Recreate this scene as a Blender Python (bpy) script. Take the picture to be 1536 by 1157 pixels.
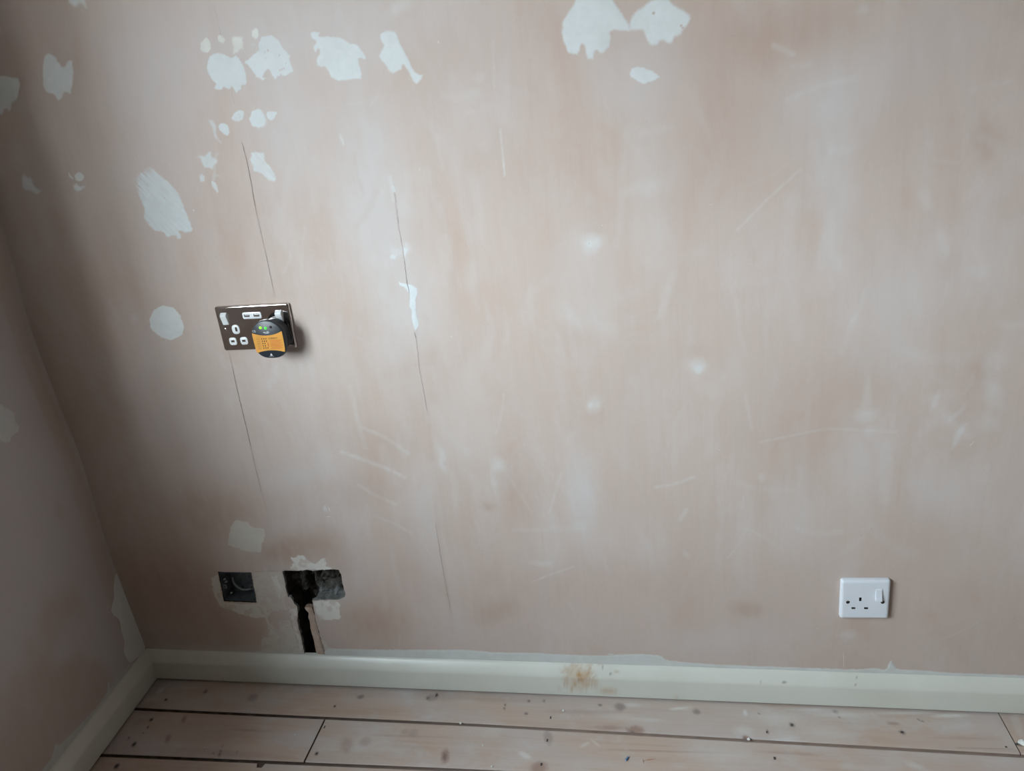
import bpy, bmesh, math, random
import numpy as np
from mathutils import Vector, Matrix
from mathutils.geometry import delaunay_2d_cdt

for o in list(bpy.data.objects): bpy.data.objects.remove(o)
scn = bpy.context.scene
C = scn.collection
rng = np.random.default_rng(7)
random.seed(7)

# ------------------------------------------------------------------ camera
YAW, PITCH, ROLL = -0.194968687, 0.375174811, -0.104124137
CAM = Vector((1.17264601, -1.27490674, 1.21227588))
FPX = 1163.45
cy, sy, cp, sp = math.cos(YAW), math.sin(YAW), math.cos(PITCH), math.sin(PITCH)
FW = Vector((sy*cp, cy*cp, -sp)); R0 = Vector((cy, -sy, 0)); U0 = R0.cross(FW)
RT = R0*math.cos(ROLL)+U0*math.sin(ROLL); UP = U0*math.cos(ROLL)-R0*math.sin(ROLL)
cam = bpy.data.cameras.new('camera'); cam.sensor_width = 36; cam.lens = 36*FPX/1536
cam.clip_start = .02
co = bpy.data.objects.new('camera', cam); C.objects.link(co)
M = Matrix((RT, UP, -FW)).transposed().to_4x4(); M.translation = CAM
co.matrix_world = M
scn.camera = co

# ------------------------------------------------------------------ view, sky, window light
scn.view_settings.view_transform = 'Standard'; scn.view_settings.look = 'None'
scn.view_settings.gamma = 1; scn.view_settings.use_curve_mapping = False
scn.view_settings.exposure = 0.0
SKY_STRENGTH = 31.0
w = bpy.data.worlds.new('sky'); scn.world = w; w.use_nodes = True
nt = w.node_tree; nt.nodes.clear()
tc = nt.nodes.new('ShaderNodeTexCoord'); sx = nt.nodes.new('ShaderNodeSeparateXYZ')
cr = nt.nodes.new('ShaderNodeValToRGB'); bg = nt.nodes.new('ShaderNodeBackground'); wo = nt.nodes.new('ShaderNodeOutputWorld')
mr = nt.nodes.new('ShaderNodeMapRange'); mr.inputs['From Min'].default_value = -1
nt.links.new(tc.outputs['Generated'], sx.inputs[0]); nt.links.new(sx.outputs['Z'], mr.inputs['Value'])
nt.links.new(mr.outputs[0], cr.inputs[0]); nt.links.new(cr.outputs[0], bg.inputs[0]); nt.links.new(bg.outputs[0], wo.inputs[0])
e = cr.color_ramp.elements
e[0].position = 0; e[0].color = (.15, .15, .14, 1)
e[1].position = 1; e[1].color = (.66, .86, 1.0, 1)
for p, c in ((.47, (.22, .22, .21, 1)), (.53, (.86, .95, 1.0, 1)), (.7, (.80, .93, 1.0, 1))):
    k = e.new(p); k.color = c
bg.inputs[1].default_value = SKY_STRENGTH

PHI = -0.0460940098                      # the left wall is a little off square
DL = Vector((-math.sin(PHI), -math.cos(PHI), 0)); NL = Vector((math.cos(PHI), -math.sin(PHI), 0))
WIN = (.66, 2.0, .84, 1.80)              # window opening in the left wall: distance from corner, height
REVEAL = .24
pl = bpy.data.lights.new('window_portal', 'AREA'); pl.shape = 'RECTANGLE'
pl.size = WIN[1]-WIN[0]; pl.size_y = WIN[3]-WIN[2]; pl.cycles.is_portal = True
po = bpy.data.objects.new('window_portal', pl); C.objects.link(po)
pc = DL*((WIN[0]+WIN[1])/2)-NL*(REVEAL+.005); pc.z = (WIN[2]+WIN[3])/2
po.matrix_world = Matrix(((DL.x, 0, -NL.x, pc.x), (DL.y, 0, -NL.y, pc.y), (0, 1, 0, pc.z), (0, 0, 0, 1)))

# ------------------------------------------------------------------ helpers
def ray(x, y): return FW+RT*((x-768)/FPX)-UP*((y-578.5)/FPX)
def onwall(x, y, Y=0.0):
    d = ray(x, y); t = (Y-CAM.y)/d.y; return CAM+d*t
def onfloor(x, y, Z=0.0):
    d = ray(x, y); t = (Z-CAM.z)/d.z; return CAM+d*t
def onleft(x, y):
    d = ray(x, y); t = -CAM.dot(NL)/d.dot(NL); p = CAM+d*t
    return p.dot(DL), p.z
def W2(pts, ox=0, oy=0, s=1.0):
    r = []
    for p in pts:
        q = onwall(ox+p[0]/s, oy+p[1]/s); r.append((q.x, q.z))
    return r
def L2(pts, ox=0, oy=0, s=1.0): return [onleft(ox+p[0]/s, oy+p[1]/s) for p in pts]

def link(o, parent=None):
    C.objects.link(o)
    if parent: o.parent = parent
    return o
def tag(o, label=None, cat=None, group=None, kind=None):
    if label: o['label'] = label
    if cat: o['category'] = cat
    if group: o['group'] = group
    if kind: o['kind'] = kind
    return o
def thing(name, label, cat, loc=(0, 0, 0), roty=0.0, group=None):
    o = bpy.data.objects.new(name, None); o.empty_display_size = .02
    C.objects.link(o); o.location = loc; o.rotation_euler = (0, roty, 0)
    return tag(o, label, cat, group)
def mesh(name, v, f, mats, parent=None, smooth=False, mi=None):
    me = bpy.data.meshes.new(name)
    me.from_pydata([tuple(map(float, p)) for p in v], [], [tuple(map(int, q)) for q in f])
    for m in (mats if isinstance(mats, (list, tuple)) else [mats]): me.materials.append(m)
    if mi is not None: me.polygons.foreach_set('material_index', mi)
    if smooth: me.polygons.foreach_set('use_smooth', [True]*len(me.polygons))
    me.update()
    return link(bpy.data.objects.new(name, me), parent)
def fixn(o):
    bm = bmesh.new(); bm.from_mesh(o.data); bmesh.ops.recalc_face_normals(bm, faces=bm.faces); bm.to_mesh(o.data); bm.free(); return o
def attr(o, name, arr):
    a = o.data.attributes.new(name, 'FLOAT', 'POINT'); a.data.foreach_set('value', np.asarray(arr, dtype=np.float32))
def cattr(o, name, arr):
    a = o.data.attributes.new(name, 'FLOAT_COLOR', 'POINT')
    arr = np.asarray(arr, dtype=np.float32); arr = np.concatenate([arr, np.ones((len(arr), 1), np.float32)], 1)
    a.data.foreach_set('color', arr.ravel())

_g = {}
def vnoise(x, y, seed=0):                 # smooth value noise
    if seed not in _g: _g[seed] = np.random.default_rng(seed).random((256, 256))
    g = _g[seed]; xi = np.floor(x).astype(int); yi = np.floor(y).astype(int); fx = x-xi; fy = y-yi
    fx = fx*fx*(3-2*fx); fy = fy*fy*(3-2*fy)
    a = g[yi % 256, xi % 256]; b = g[yi % 256, (xi+1) % 256]; c = g[(yi+1) % 256, xi % 256]; d = g[(yi+1) % 256, (xi+1) % 256]
    return (a*(1-fx)+b*fx)*(1-fy)+(c*(1-fx)+d*fx)*fy
def fbm(x, y, seed=0, o=4):
    r = 0; a = .5; t = 0
    for i in range(o): r = r+a*vnoise(x*2**i, y*2**i, seed+i); t += a; a *= .5
    return r/t
def sm(a, b, x):
    t = np.clip((x-a)/(b-a), 0, 1); return t*t*(3-2*t)
def sdf(px, py, poly):                    # signed distance, negative inside
    P = np.array(poly); d = np.full(px.shape, 1e9); ins = np.zeros(px.shape, bool)
    for i in range(len(P)):
        ax, ay = P[i]; bx, by = P[(i+1) % len(P)]; ex, ey = bx-ax, by-ay; L = ex*ex+ey*ey+1e-18
        t = np.clip(((px-ax)*ex+(py-ay)*ey)/L, 0, 1)
        d = np.minimum(d, np.hypot(px-ax-t*ex, py-ay-t*ey))
        if ay != by:
            c = ((ay > py) != (by > py)) & (px < (bx-ax)*(py-ay)/(by-ay)+ax); ins ^= c
    return np.where(ins, -d, d)
def segd(px, py, pts):
    d = np.full(px.shape, 1e9)
    for (ax, ay), (bx, by) in zip(pts[:-1], pts[1:]):
        ex, ey = bx-ax, by-ay; L = ex*ex+ey*ey+1e-18
        t = np.clip(((px-ax)*ex+(py-ay)*ey)/L, 0, 1); d = np.minimum(d, np.hypot(px-ax-t*ex, py-ay-t*ey))
    return d

# ------------------------------------------------------------------ materials
class N:
    def __init__(s, name):
        s.m = bpy.data.materials.new(name); s.m.use_nodes = True; s.t = s.m.node_tree
        s.b = s.t.nodes['Principled BSDF']; s.out = s.t.nodes['Material Output']
    def n(s, k, **kw):
        q = s.t.nodes.new(k)
        for a, b in kw.items(): setattr(q, a, b)
        return q
    def l(s, a, b): s.t.links.new(a, b)
    def pos(s, scale=(1, 1, 1)):
        g = s.n('ShaderNodeTexCoord'); m = s.n('ShaderNodeMapping'); m.inputs['Scale'].default_value = scale
        s.l(g.outputs['Object'], m.inputs[0]); return m.outputs[0]
    def noise(s, scale, sc=(1, 1, 1), detail=4, rough=.55, dist=0):
        q = s.n('ShaderNodeTexNoise'); q.inputs['Scale'].default_value = scale; q.inputs['Detail'].default_value = detail
        q.inputs['Roughness'].default_value = rough; q.inputs['Distortion'].default_value = dist
        s.l(s.pos(sc), q.inputs['Vector']); return q.outputs['Fac']
    def ramp(s, v, a, b, lo=0, hi=1):
        q = s.n('ShaderNodeMapRange'); q.inputs[1].default_value = a; q.inputs[2].default_value = b
        q.inputs[3].default_value = lo; q.inputs[4].default_value = hi; s.l(v, q.inputs[0]); return q.outputs[0]
    def mix(s, f, a, b, mode='MIX'):
        q = s.n('ShaderNodeMix', data_type='RGBA', blend_type=mode)
        for i, v in ((0, f), (6, a), (7, b)):
            if isinstance(v, (int, float)): q.inputs[i].default_value = v
            elif isinstance(v, tuple): q.inputs[i].default_value = (*v[:3], 1)
            else: s.l(v, q.inputs[i])
        return q.outputs[2]
    def attr(s, name, out='Fac'):
        q = s.n('ShaderNodeAttribute', attribute_name=name); return q.outputs[out]
    def bump(s, h, strength=.2, dist=.001, base=None):
        q = s.n('ShaderNodeBump'); q.inputs['Strength'].default_value = strength; q.inputs['Distance'].default_value = dist
        s.l(h, q.inputs['Height'])
        if base is not None: s.l(base, q.inputs['Normal'])
        return q.outputs[0]
    def fin(s, col=None, rough=.8, normal=None, spec=.3, metal=0):
        if col is not None:
            if isinstance(col, tuple): s.b.inputs['Base Color'].default_value = (*col, 1)
            else: s.l(col, s.b.inputs['Base Color'])
        if isinstance(rough, (int, float)): s.b.inputs['Roughness'].default_value = rough
        else: s.l(rough, s.b.inputs['Roughness'])
        s.b.inputs['Specular IOR Level'].default_value = spec; s.b.inputs['Metallic'].default_value = metal
        if normal is not None: s.l(normal, s.b.inputs['Normal'])
        return s.m
def simple(name, col, rough=.5, spec=.5, metal=0, var=.06, scale=60, bump=0.0):
    n = N(name); f = n.noise(scale)
    c = n.mix(f, tuple(c*(1-var) for c in col), tuple(min(1, c*(1+var)) for c in col))
    nm = n.bump(f, bump, .0006) if bump else None
    return n.fin(c, rough, nm, spec, metal)

PINK = (.497, .406, .354); PALE = (.545, .525, .525); TAN = (.410, .302, .245); CREAM = (.60, .585, .535)
def plaster_material(name, filler=False):
    n = N(name)
    big = n.noise(2.2, detail=5, rough=.6, dist=.6)
    c = n.mix(n.ramp(big, .35, .68), PINK, (.535, .46, .425))
    b2 = n.noise(5.5, (1, 1, .55), detail=4, rough=.6, dist=.8)
    c = n.mix(n.ramp(b2, .48, .70, 0, .6), c, (.465, .355, .292))
    b3 = n.noise(9, (1, 1, .4), detail=6, rough=.7, dist=1.2)
    c = n.mix(n.ramp(b3, .50, .72, 0, .55), c, (.555, .515, .505))
    b4 = n.noise(24, (1, 1, .35), detail=5, rough=.7, dist=.6)
    c = n.mix(n.ramp(b4, .52, .75, 0, .35), c, (.45, .345, .29))
    st = n.noise(34, (1, 1, .07), detail=6, rough=.65)             # trowel and roller streaks
    c = n.mix(n.ramp(st, .38, .68, 0, .26), c, (.57, .50, .465))
    st2 = n.noise(90, (1, 1, .05), detail=4, rough=.6)
    c = n.mix(n.ramp(st2, .50, .78, 0, .17), c, (.42, .31, .255))
    fine = n.noise(260, detail=3)
    c = n.mix(n.ramp(fine, .3, .7, 0, .14), c, (.43, .35, .31))
    tone = n.n('ShaderNodeSeparateColor'); n.l(n.attr('tone', 'Color'), tone.inputs[0])
    c = n.mix(tone.outputs[0], c, PALE); c = n.mix(tone.outputs[1], c, TAN); c = n.mix(tone.outputs[2], c, (.62, .645, .65))
    sp = n.n('ShaderNodeTexVoronoi'); sp.inputs['Scale'].default_value = 26; n.l(n.pos(), sp.inputs['Vector'])
    c = n.mix(n.ramp(sp.outputs['Distance'], .0, .035, .35, 0), c, (.26, .2, .17))
    nb = n.bump(n.noise(5, (1, 1, .4), detail=3), .25, .006)
    nb = n.bump(st, .12, .0008, nb); nb = n.bump(fine, .12, .0004, nb)
    if filler:                       # wall filler: its own colour where it is thick, the plaster showing through where it is scraped thin
        f = n.noise(55, detail=5); g = n.noise(13, detail=3)
        fc = n.mix(n.ramp(f, .3, .7), n.attr('fillcol', 'Color'), 0.0) if False else n.attr('fillcol', 'Color')
        fc = n.mix(n.ramp(f, .35, .7, 0, 1), fc, (.93, .93, .93), 'MULTIPLY'); fc = n.mix(n.ramp(g, .4, .75, 0, 1), fc, (.95, .945, .93), 'MULTIPLY')
        c = n.mix(n.attr('cover'), c, fc); nb = n.bump(n.noise(150, detail=3), .18, .0005, nb)
    return n.fin(c, n.ramp(big, .3, .7, .72, .85), nb, .2)
M_PLASTER = plaster_material('pink_plaster')
M_FILLER = plaster_material('wall_filler', filler=True)

M_FILL, M_FILLC = (.625, .665, .68), (.66, .67, .635)
M_DUST, M_DUSTL, M_CAULK, M_GREY = (.57, .53, .465), (.66, .635, .59), (.56, .565, .545), (.64, .655, .645)
PATCHES = []

# ------------------------------------------------------------------ wall tone painting (pale smears, brown areas, white scuffs)
DPP = 1/800.0
BL, ST = [], []
def blob(ch, x, y, rx, ry, a, k, hard=.0): BL.append((ch, x, y, rx, ry, a, k, hard))
def stroke(ch, pts, wpx, k): ST.append((ch, pts, wpx, k))
# 0 = pale, 1 = tan, 2 = white scuff
for b in [(0, 545, 230, 60, 190, -8, .55), (0, 590, 420, 55, 200, -6, .45), (0, 430, 190, 60, 110, -10, .5), (0, 510, 40, 170, 60, 0, .5),
          (0, 700, 150, 90, 120, 0, .25), (0, 965, 95, 80, 60, 0, .6), (0, 975, 240, 38, 150, -2, .35), (0, 1250, 250, 26, 150, 0, .5),
          (0, 1220, 160, 80, 60, 30, .35), (0, 1350, 100, 110, 50, 20, .3), (0, 880, 430, 45, 90, 0, .3), (0, 350, 40, 130, 70, 0, .4),
          (0, 230, 120, 70, 110, 0, .4), (0, 1450, 400, 70, 70, 0, .25), (0, 1330, 470, 60, 90, 0, .25), (0, 870, 745, 24, 95, -4, .5),
          (0, 1410, 740, 55, 55, 0, .35), (0, 1300, 690, 40, 90, 0, .3), (0, 1180, 760, 40, 70, 0, .2), (0, 450, 715, 70, 25, 15, .3),
          (0, 1080, 960, 130, 28, 3, .3), (0, 250, 940, 70, 30, 0, .2), (0, 640, 460, 50, 80, 0, .3), (0, 700, 620, 60, 130, -6, .2), (0, 640, 800, 30, 120, -8, .3),
          (1, 1060, 150, 90, 150, 10, .30), (1, 1150, 60, 90, 40, 0, .35), (1, 1120, 915, 26, 20, 0, .55), (1, 1395, 120, 60, 100, 0, .2),
          (1, 1468, 560, 20, 22, 0, .5), (1, 780, 740, 34, 85, -8, .35), (1, 570, 670, 50, 40, 10, .35), (1, 560, 730, 60, 40, 10, .35),
          (1, 1480, 210, 22, 25, 0, .45), (1, 1380, 800, 60, 60, 0, .25), (1, 735, 757, 13, 10, 0, .5), (1, 740, 920, 50, 28, 10, .45),
          (1, 440, 825, 90, 34, 6, .8), (1, 260, 880, 120, 95, 0, .75), (1, 330, 770, 100, 70, 0, .6), (1, 560, 930, 70, 55, 0, .65), (1, 360, 930, 70, 50, 0, .6), (1, 500, 830, 40, 50, 0, .45),
          (1, 620, 860, 50, 90, 0, .25), (1, 1180, 660, 70, 110, 0, .18), (1, 1230, 900, 250, 60, 0, .22), (1, 840, 880, 200, 60, 0, .25),
          (1, 890, 40, 200, 60, 0, .15), (1, 640, 620, 40, 100, -8, .2), (1, 60, 60, 90, 90, 0, .3), (1, 150, 500, 70, 200, -20, .2), (1, 350, 330, 60, 60, 0, .2),
          (1, 1250, 560, 90, 60, 0, .18), (1, 1045, 530, 22, 12, 0, .3), (1, 887, 345, 14, 8, 0, .2), (1, 890, 625, 22, 16, 0, .2)]: blob(*b)
for b in [(2, 665, 691, 7, 27, -4, .45), (2, 748, 694, 12, 15, 0, .5), (2, 744, 720, 5, 25, 0, .3), (2, 1302, 590, 6, 32, -3, .35), (2, 1299, 625, 13, 11, 0, .45), (2, 1305, 650, 8, 12, 0, .3),
          (2, 1487, 585, 12, 34, 18, .33), (2, 1481, 635, 12, 20, 4, .33), (2, 1403, 602, 5, 13, -30, .35), (2, 1435, 622, 5, 18, -35, .35), (2, 1441, 655, 5, 17, -28, .55),
          (2, 1488, 545, 14, 14, 0, .3), (2, 812, 842, 17, 6, 4, .35), (2, 1274, 953, 16, 9, 10, .35), (2, 887, 366, 13, 14, 0, .55), (2, 889, 606, 14, 13, 0, .5),
          (2, 1047, 555, 12, 11, 0, .6), (2, 590, 383, 9, 9, 0, .4), (2, 604, 375, 10, 8, 0, .4), (2, 490, 765, 3, 8, -10, .6), (2, 1412, 372, 6, 20, 5, .3), (2, 1470, 405, 14, 10, 0, .25),
          (2, 602, 7, 20, 8, 0, .4), (2, 855, 470, 8, 25, 15, .2), (2, 705, 415, 12, 22, -15, .25), (2, 1140, 716, 6, 9, 0, .35), (2, 1029, 830, 5, 10, 20, .25), (2, 868, 785, 14, 9, 0, .2),
          (2, 270, 735, 5, 5, 0, .15), (2, 350, 605, 30, 12, 40, .12), (2, 405, 565, 26, 8, 40, .25), (2, 205, 480, 10, 8, 0, .25), (2, 470, 560, 70, 60, 0, .12),
          (2, 1295, 16, 7, 6, 0, .35), (2, 1388, 300, 9, 14, 0, .2), (2, 715, 118, 9, 6, 20, .25), (2, 885, 300, 8, 10, 0, .15)]: blob(*b)
for s in [(2, [(512, 678), (545, 690), (580, 703), (606, 716)], 3.2, .5), (2, [(545, 642), (575, 655), (612, 680)], 3.2, .35), (2, [(538, 728), (560, 742), (594, 757)], 3, .3),
          (2, [(561, 774), (590, 785), (617, 800)], 2.4, .28), (2, [(525, 580), (535, 625), (548, 672)], 3.5, .3), (2, [(750, 195), (753, 225), (757, 262)], 1.4, .7), (2, [(739, 60), (742, 130)], 1.5, .25),
          (2, [(510, 203), (515, 216)], 1.8, .8), (2, [(1200, 255), (1150, 300), (1105, 346)], 2, .35), (2, [(1182, 150), (1230, 128), (1290, 117)], 3.5, .25), (2, [(1160, 68), (1190, 82)], 3, .4),
          (2, [(1190, 100), (1215, 97)], 4, .25), (2, [(1460, 135), (1520, 120)], 3, .2), (2, [(800, 872), (860, 850)], 1.6, .35), (2, [(440, 170), (560, 150)], 1.5, .12), (2, [(1010, 410), (990, 475)], 5, .22),
          (2, [(982, 731), (1010, 727), (1040, 716)], 2.5, .4), (2, [(1118, 590), (1127, 645)], 1.8, .28), (2, [(1140, 663), (1240, 643), (1345, 648)], 2, .28), (2, [(835, 727), (842, 710), (824, 770)], 1.8, .3),
          (2, [(940, 200), (925, 370)], 5, .18), (2, [(825, 790), (880, 795), (770, 795)], 4, .2), (2, [(1020, 780), (1030, 765)], 3, .35), (2, [(1245, 320), (1230, 400)], 6, .22), (2, [(1480, 700), (1478, 760)], 4, .15),
          (2, [(585, 265), (590, 300)], 2.5, .5), (2, [(556, 158), (566, 144)], 1.8, .3), (2, [(1280, 480), (1262, 530)], 4, .15), (2, [(608, 365), (612, 400)], 1.2, .5), (1, [(643, 640), (648, 690)], 3, .4),
          (1, [(1346, 755), (1352, 690)], 2.2, .35), (1, [(795, 120), (790, 320)], 4, .1), (1, [(652, 745), (666, 860), (680, 950)], 4, .28), (0, [(945, 480), (940, 700)], 8, .2), (0, [(1200, 640), (1205, 800)], 8, .25),
          (0, [(1180, 300), (1190, 500)], 8, .2), (0, [(1390, 200), (1400, 430)], 9, .2), (0, [(500, 600), (540, 900)], 9, .2), (0, [(1460, 130), (1465, 380)], 8, .2), (1, [(1430, 180), (1430, 330)], 9, .25)]: stroke(*s)
_rs = random.Random(5)
for _ in range(150):
    x0, y0 = _rs.uniform(430, 1530), _rs.uniform(130, 960); a = _rs.choice([_rs.uniform(1.2, 1.9), _rs.uniform(-.5, .9), _rs.uniform(1.2, 1.9)]); L = _rs.uniform(15, 85); cv = _rs.uniform(-.4, .4)
    P_ = [(x0+L*t*math.cos(a+cv*t), y0+L*t*math.sin(a+cv*t)) for t in (0, .33, .66, 1)]
    stroke(_rs.choice([2, 2, 0, 0, 1]), P_, _rs.choice([1.6, 2.5, 5, 9]), _rs.uniform(.08, .24))
for _ in range(90):
    blob(_rs.choice([2, 0, 1]), _rs.uniform(420, 1536), _rs.uniform(120, 980), _rs.uniform(5, 22), _rs.uniform(8, 45), _rs.uniform(-15, 15), _rs.uniform(.06, .17))
BW, SW = [], []
def _prep():
    for b in BL:
        c = onwall(b[1], b[2]); R_ = max(b[3], b[4])*DPP*1.7; BW.append((c.x-R_, c.x+R_, c.z-R_, c.z+R_))
    for s_ in ST:
        P = W2(s_[1]); q = .012+s_[2]*DPP*2; SW.append((min(p[0] for p in P)-q, max(p[0] for p in P)+q, min(p[1] for p in P)-q, max(p[1] for p in P)+q))
def tones(x, z):
    if not BW: _prep()
    lo0, hi0, lo1, hi1 = x.min(), x.max(), z.min(), z.max()
    def off(b): return b[0] > hi0 or b[1] < lo0 or b[2] > hi1 or b[3] < lo1
    out = np.zeros((len(x), 3))
    wx = x+.012*(fbm(x*22, z*22, 40)-.5)*2; wz = z+.012*(fbm(x*22, z*22, 50)-.5)*2
    for (ch, cx, cyy, rx, ry, a, k, hard), bb_ in zip(BL, BW):
        if off(bb_): continue
        c = onwall(cx, cyy); r = math.radians(a+5); dx = wx-c.x; dz = wz-c.z
        u = (dx*math.cos(r)+dz*math.sin(r))/(rx*DPP*1.1); v = (-dx*math.sin(r)+dz*math.cos(r))/(ry*DPP*1.1)
        d = np.hypot(u, v); m = d < 1.5
        val = k*(.75 if ch == 2 else 1.05)*(1-sm(.2 if ch == 2 else .1, 1.3, d[m]))*(.65+.7*fbm(x[m]*90, z[m]*(30 if ch != 2 else 90), 60))
        out[m, ch] = 1-(1-out[m, ch])*(1-np.clip(val, 0, 1))
    for (ch, pts, wp, k), bb_ in zip(ST, SW):
        if off(bb_): continue
        P = W2(pts); m = (x > min(p[0] for p in P)-.03) & (x < max(p[0] for p in P)+.03) & (z > min(p[1] for p in P)-.03) & (z < max(p[1] for p in P)+.03)
        d = segd(x[m], z[m], P)/(wp*DPP)
        val = .6*k*(1-sm(.1, 1.7, d))*(.3+1.4*fbm(x[m]*150, z[m]*60, 70)); out[m, ch] = 1-(1-out[m, ch])*(1-np.clip(val, 0, 1))
    # general trends: dusty band over the skirting, browner plaster low down
    n = fbm(x*9, z*5, 80)
    band = (1-sm(.076, .105+.02*(n-.5), z))*.45*(1-sm(.5, .7, x)); out[:, 0] = 1-(1-out[:, 0])*(1-band)
    out[:, 1] = 1-(1-out[:, 1])*(1-.30*(1-sm(.15, .5, z))*(.5+n*.8))
    return np.clip(out, 0, 1)

# ------------------------------------------------------------------ back wall with its two holes
BOX = W2([(185, 270), (885, 290), (1005, 920), (315, 890)], 315, 840, 14.46)
T_RAW = W2([(160, 185), (230, 176), (300, 181), (380, 175), (480, 178), (560, 172), (680, 165), (740, 175), (750, 205), (760, 235), (768, 275), (778, 320), (790, 365), (800, 410), (797, 450), (750, 468),
            (700, 478), (640, 472), (560, 482), (465, 485), (474, 520), (478, 560), (492, 640), (512, 720), (535, 800), (560, 890), (590, 990), (612, 1085),
            (390, 1085), (383, 1010), (372, 950), (358, 890), (345, 830), (325, 760), (312, 690), (316, 620), (308, 545), (285, 520), (268, 480), (240, 450), (214, 452), (207, 405), (192, 360), (190, 310), (178, 250)], 400, 830, 6.807)
def densify(poly, step, amp, seed):
    r = []; k = 0
    for i in range(len(poly)):
        a = np.array(poly[i]); b = np.array(poly[(i+1) % len(poly)]); n = max(1, int(np.linalg.norm(b-a)/step))
        nrm = np.array([-(b-a)[1], (b-a)[0]])/(np.linalg.norm(b-a)+1e-9)
        for j in range(n):
            p = a+(b-a)*j/n; k += 1
            r.append(tuple(p+nrm*amp*(fbm(np.array([k*.55]), np.array([seed*3.1]), 90, 3)[0]-.5)*2))
    return r
BOXH = densify([(p[0]+(-.0012 if i in (0, 3) else .0012), p[1]+(.0014 if i < 2 else -.0012)) for i, p in enumerate(BOX)], .003, .0009, 1)
TH = densify(T_RAW, .003, .0016, 2)

STEP = .003
xs = np.concatenate([-.033+STEP*np.arange(0, 662), np.linspace(1.99, 4.4, 12)])
zs = np.concatenate([-.03+STEP*np.arange(0, 500), np.linspace(1.5, 2.4, 8)])
nx, nz = len(xs), len(zs)
i0, i1 = np.searchsorted(xs, .20), np.searchsorted(xs, .55); j0, j1 = 2, np.searchsorted(zs, .33)
X, Z = np.meshgrid(xs, zs)
gv = np.stack([X.ravel(), Z.ravel()], 1)
I, J = np.meshgrid(np.arange(nx-1), np.arange(nz-1)); I = I.ravel(); J = J.ravel()
keep = ~((I >= i0) & (I < i1) & (J >= j0) & (J < j1)); I = I[keep]; J = J[keep]
quads = np.stack([J*nx+I, J*nx+I+1, (J+1)*nx+I+1, (J+1)*nx+I], 1)
cin, cid = [], []
for j in range(j0, j1+1):
    for i in range(i0, i1+1):
        cin.append((xs[i], zs[j])); cid.append(j*nx+i)
A = np.array(cin); dd = np.minimum(sdf(A[:, 0], A[:, 1], BOXH), sdf(A[:, 0], A[:, 1], TH))
edge = np.array([(k % (i1-i0+1) in (0, i1-i0)) or (k//(i1-i0+1) in (0, j1-j0)) for k in range(len(A))])
sel = np.where(edge | (dd > .0013))[0]
pts = [Vector(cin[k]) for k in sel]; gid = [cid[k] for k in sel]; ed = []
for H in (BOXH, TH):
    s = len(pts); pts += [Vector(p) for p in H]; gid += [None]*len(H); ed += [(s+k, s+(k+1) % len(H)) for k in range(len(H))]
ov, oe, of, iv, ie, iff = delaunay_2d_cdt(pts, ed, [], 0, 1e-6, True)
ncur = len(gv); ext = []; omap = []
for k, p in enumerate(ov):
    g = None
    for q in iv[k]:
        if gid[q] is not None: g = gid[q]
    if g is None: ext.append((p.x, p.y)); g = ncur; ncur += 1
    omap.append(g)
cent = np.array([[sum(ov[q].x for q in f)/len(f), sum(ov[q].y for q in f)/len(f)] for f in of])
ok = np.minimum(sdf(cent[:, 0], cent[:, 1], BOXH), sdf(cent[:, 0], cent[:, 1], TH)) > 0
tris = [tuple(omap[q] for q in f) for f, o_ in zip(of, ok) if o_]
V2 = np.concatenate([gv, np.array(ext)])
def relief(x, z): return .0016*(fbm(x*5, z*4, 100)-.5)+.0004*(fbm(x*40, z*10, 110)-.5)
V3 = np.stack([V2[:, 0], relief(V2[:, 0], V2[:, 1]), V2[:, 1]], 1)
fl = [tuple(q) for q in quads]+tris
# drop unused grid vertices inside the cut rectangle
used = np.zeros(len(V3), bool); used[quads.ravel()] = True
for t in tris: used[list(t)] = True
re = np.cumsum(used)-1; V3 = V3[used]; fl = [tuple(re[list(f)]) for f in fl]
wall_back = mesh('wall_back', V3, fl, M_PLASTER, None, True); tag(wall_back, kind='structure')
cattr(wall_back, 'tone', tones(V3[:, 0], V3[:, 2]))

# masonry and broken edges inside the T-shaped hole
def raw_mat(name, a, b, scale, bump):
    n = N(name); f = n.noise(scale, detail=6, rough=.65); c = n.mix(n.ramp(f, .3, .7), a, b)
    f2 = n.noise(scale*4, detail=4); return n.fin(c, .95, n.bump(f2, bump, .002, n.bump(f, bump, .004)), .1)
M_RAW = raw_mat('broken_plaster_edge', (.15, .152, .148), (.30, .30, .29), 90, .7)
M_STONE = raw_mat('shade_dark_masonry', (.02, .018, .016), (.07, .064, .056), 55, .9)  # near-black colour that paints in the shade deep inside the hole
def stone2():
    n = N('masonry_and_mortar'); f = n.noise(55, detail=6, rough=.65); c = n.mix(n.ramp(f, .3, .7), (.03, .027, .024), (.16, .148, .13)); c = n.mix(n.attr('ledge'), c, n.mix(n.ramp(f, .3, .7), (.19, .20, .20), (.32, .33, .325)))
    return n.fin(c, .95, n.bump(n.noise(220, detail=4), .9, .002, n.bump(f, .9, .004)), .1)
M_STONE2 = stone2()
M_BRICK = raw_mat('raw_brown_plaster', (.33, .20, .14), (.47, .33, .25), 80, .6)
T_in = []
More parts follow.
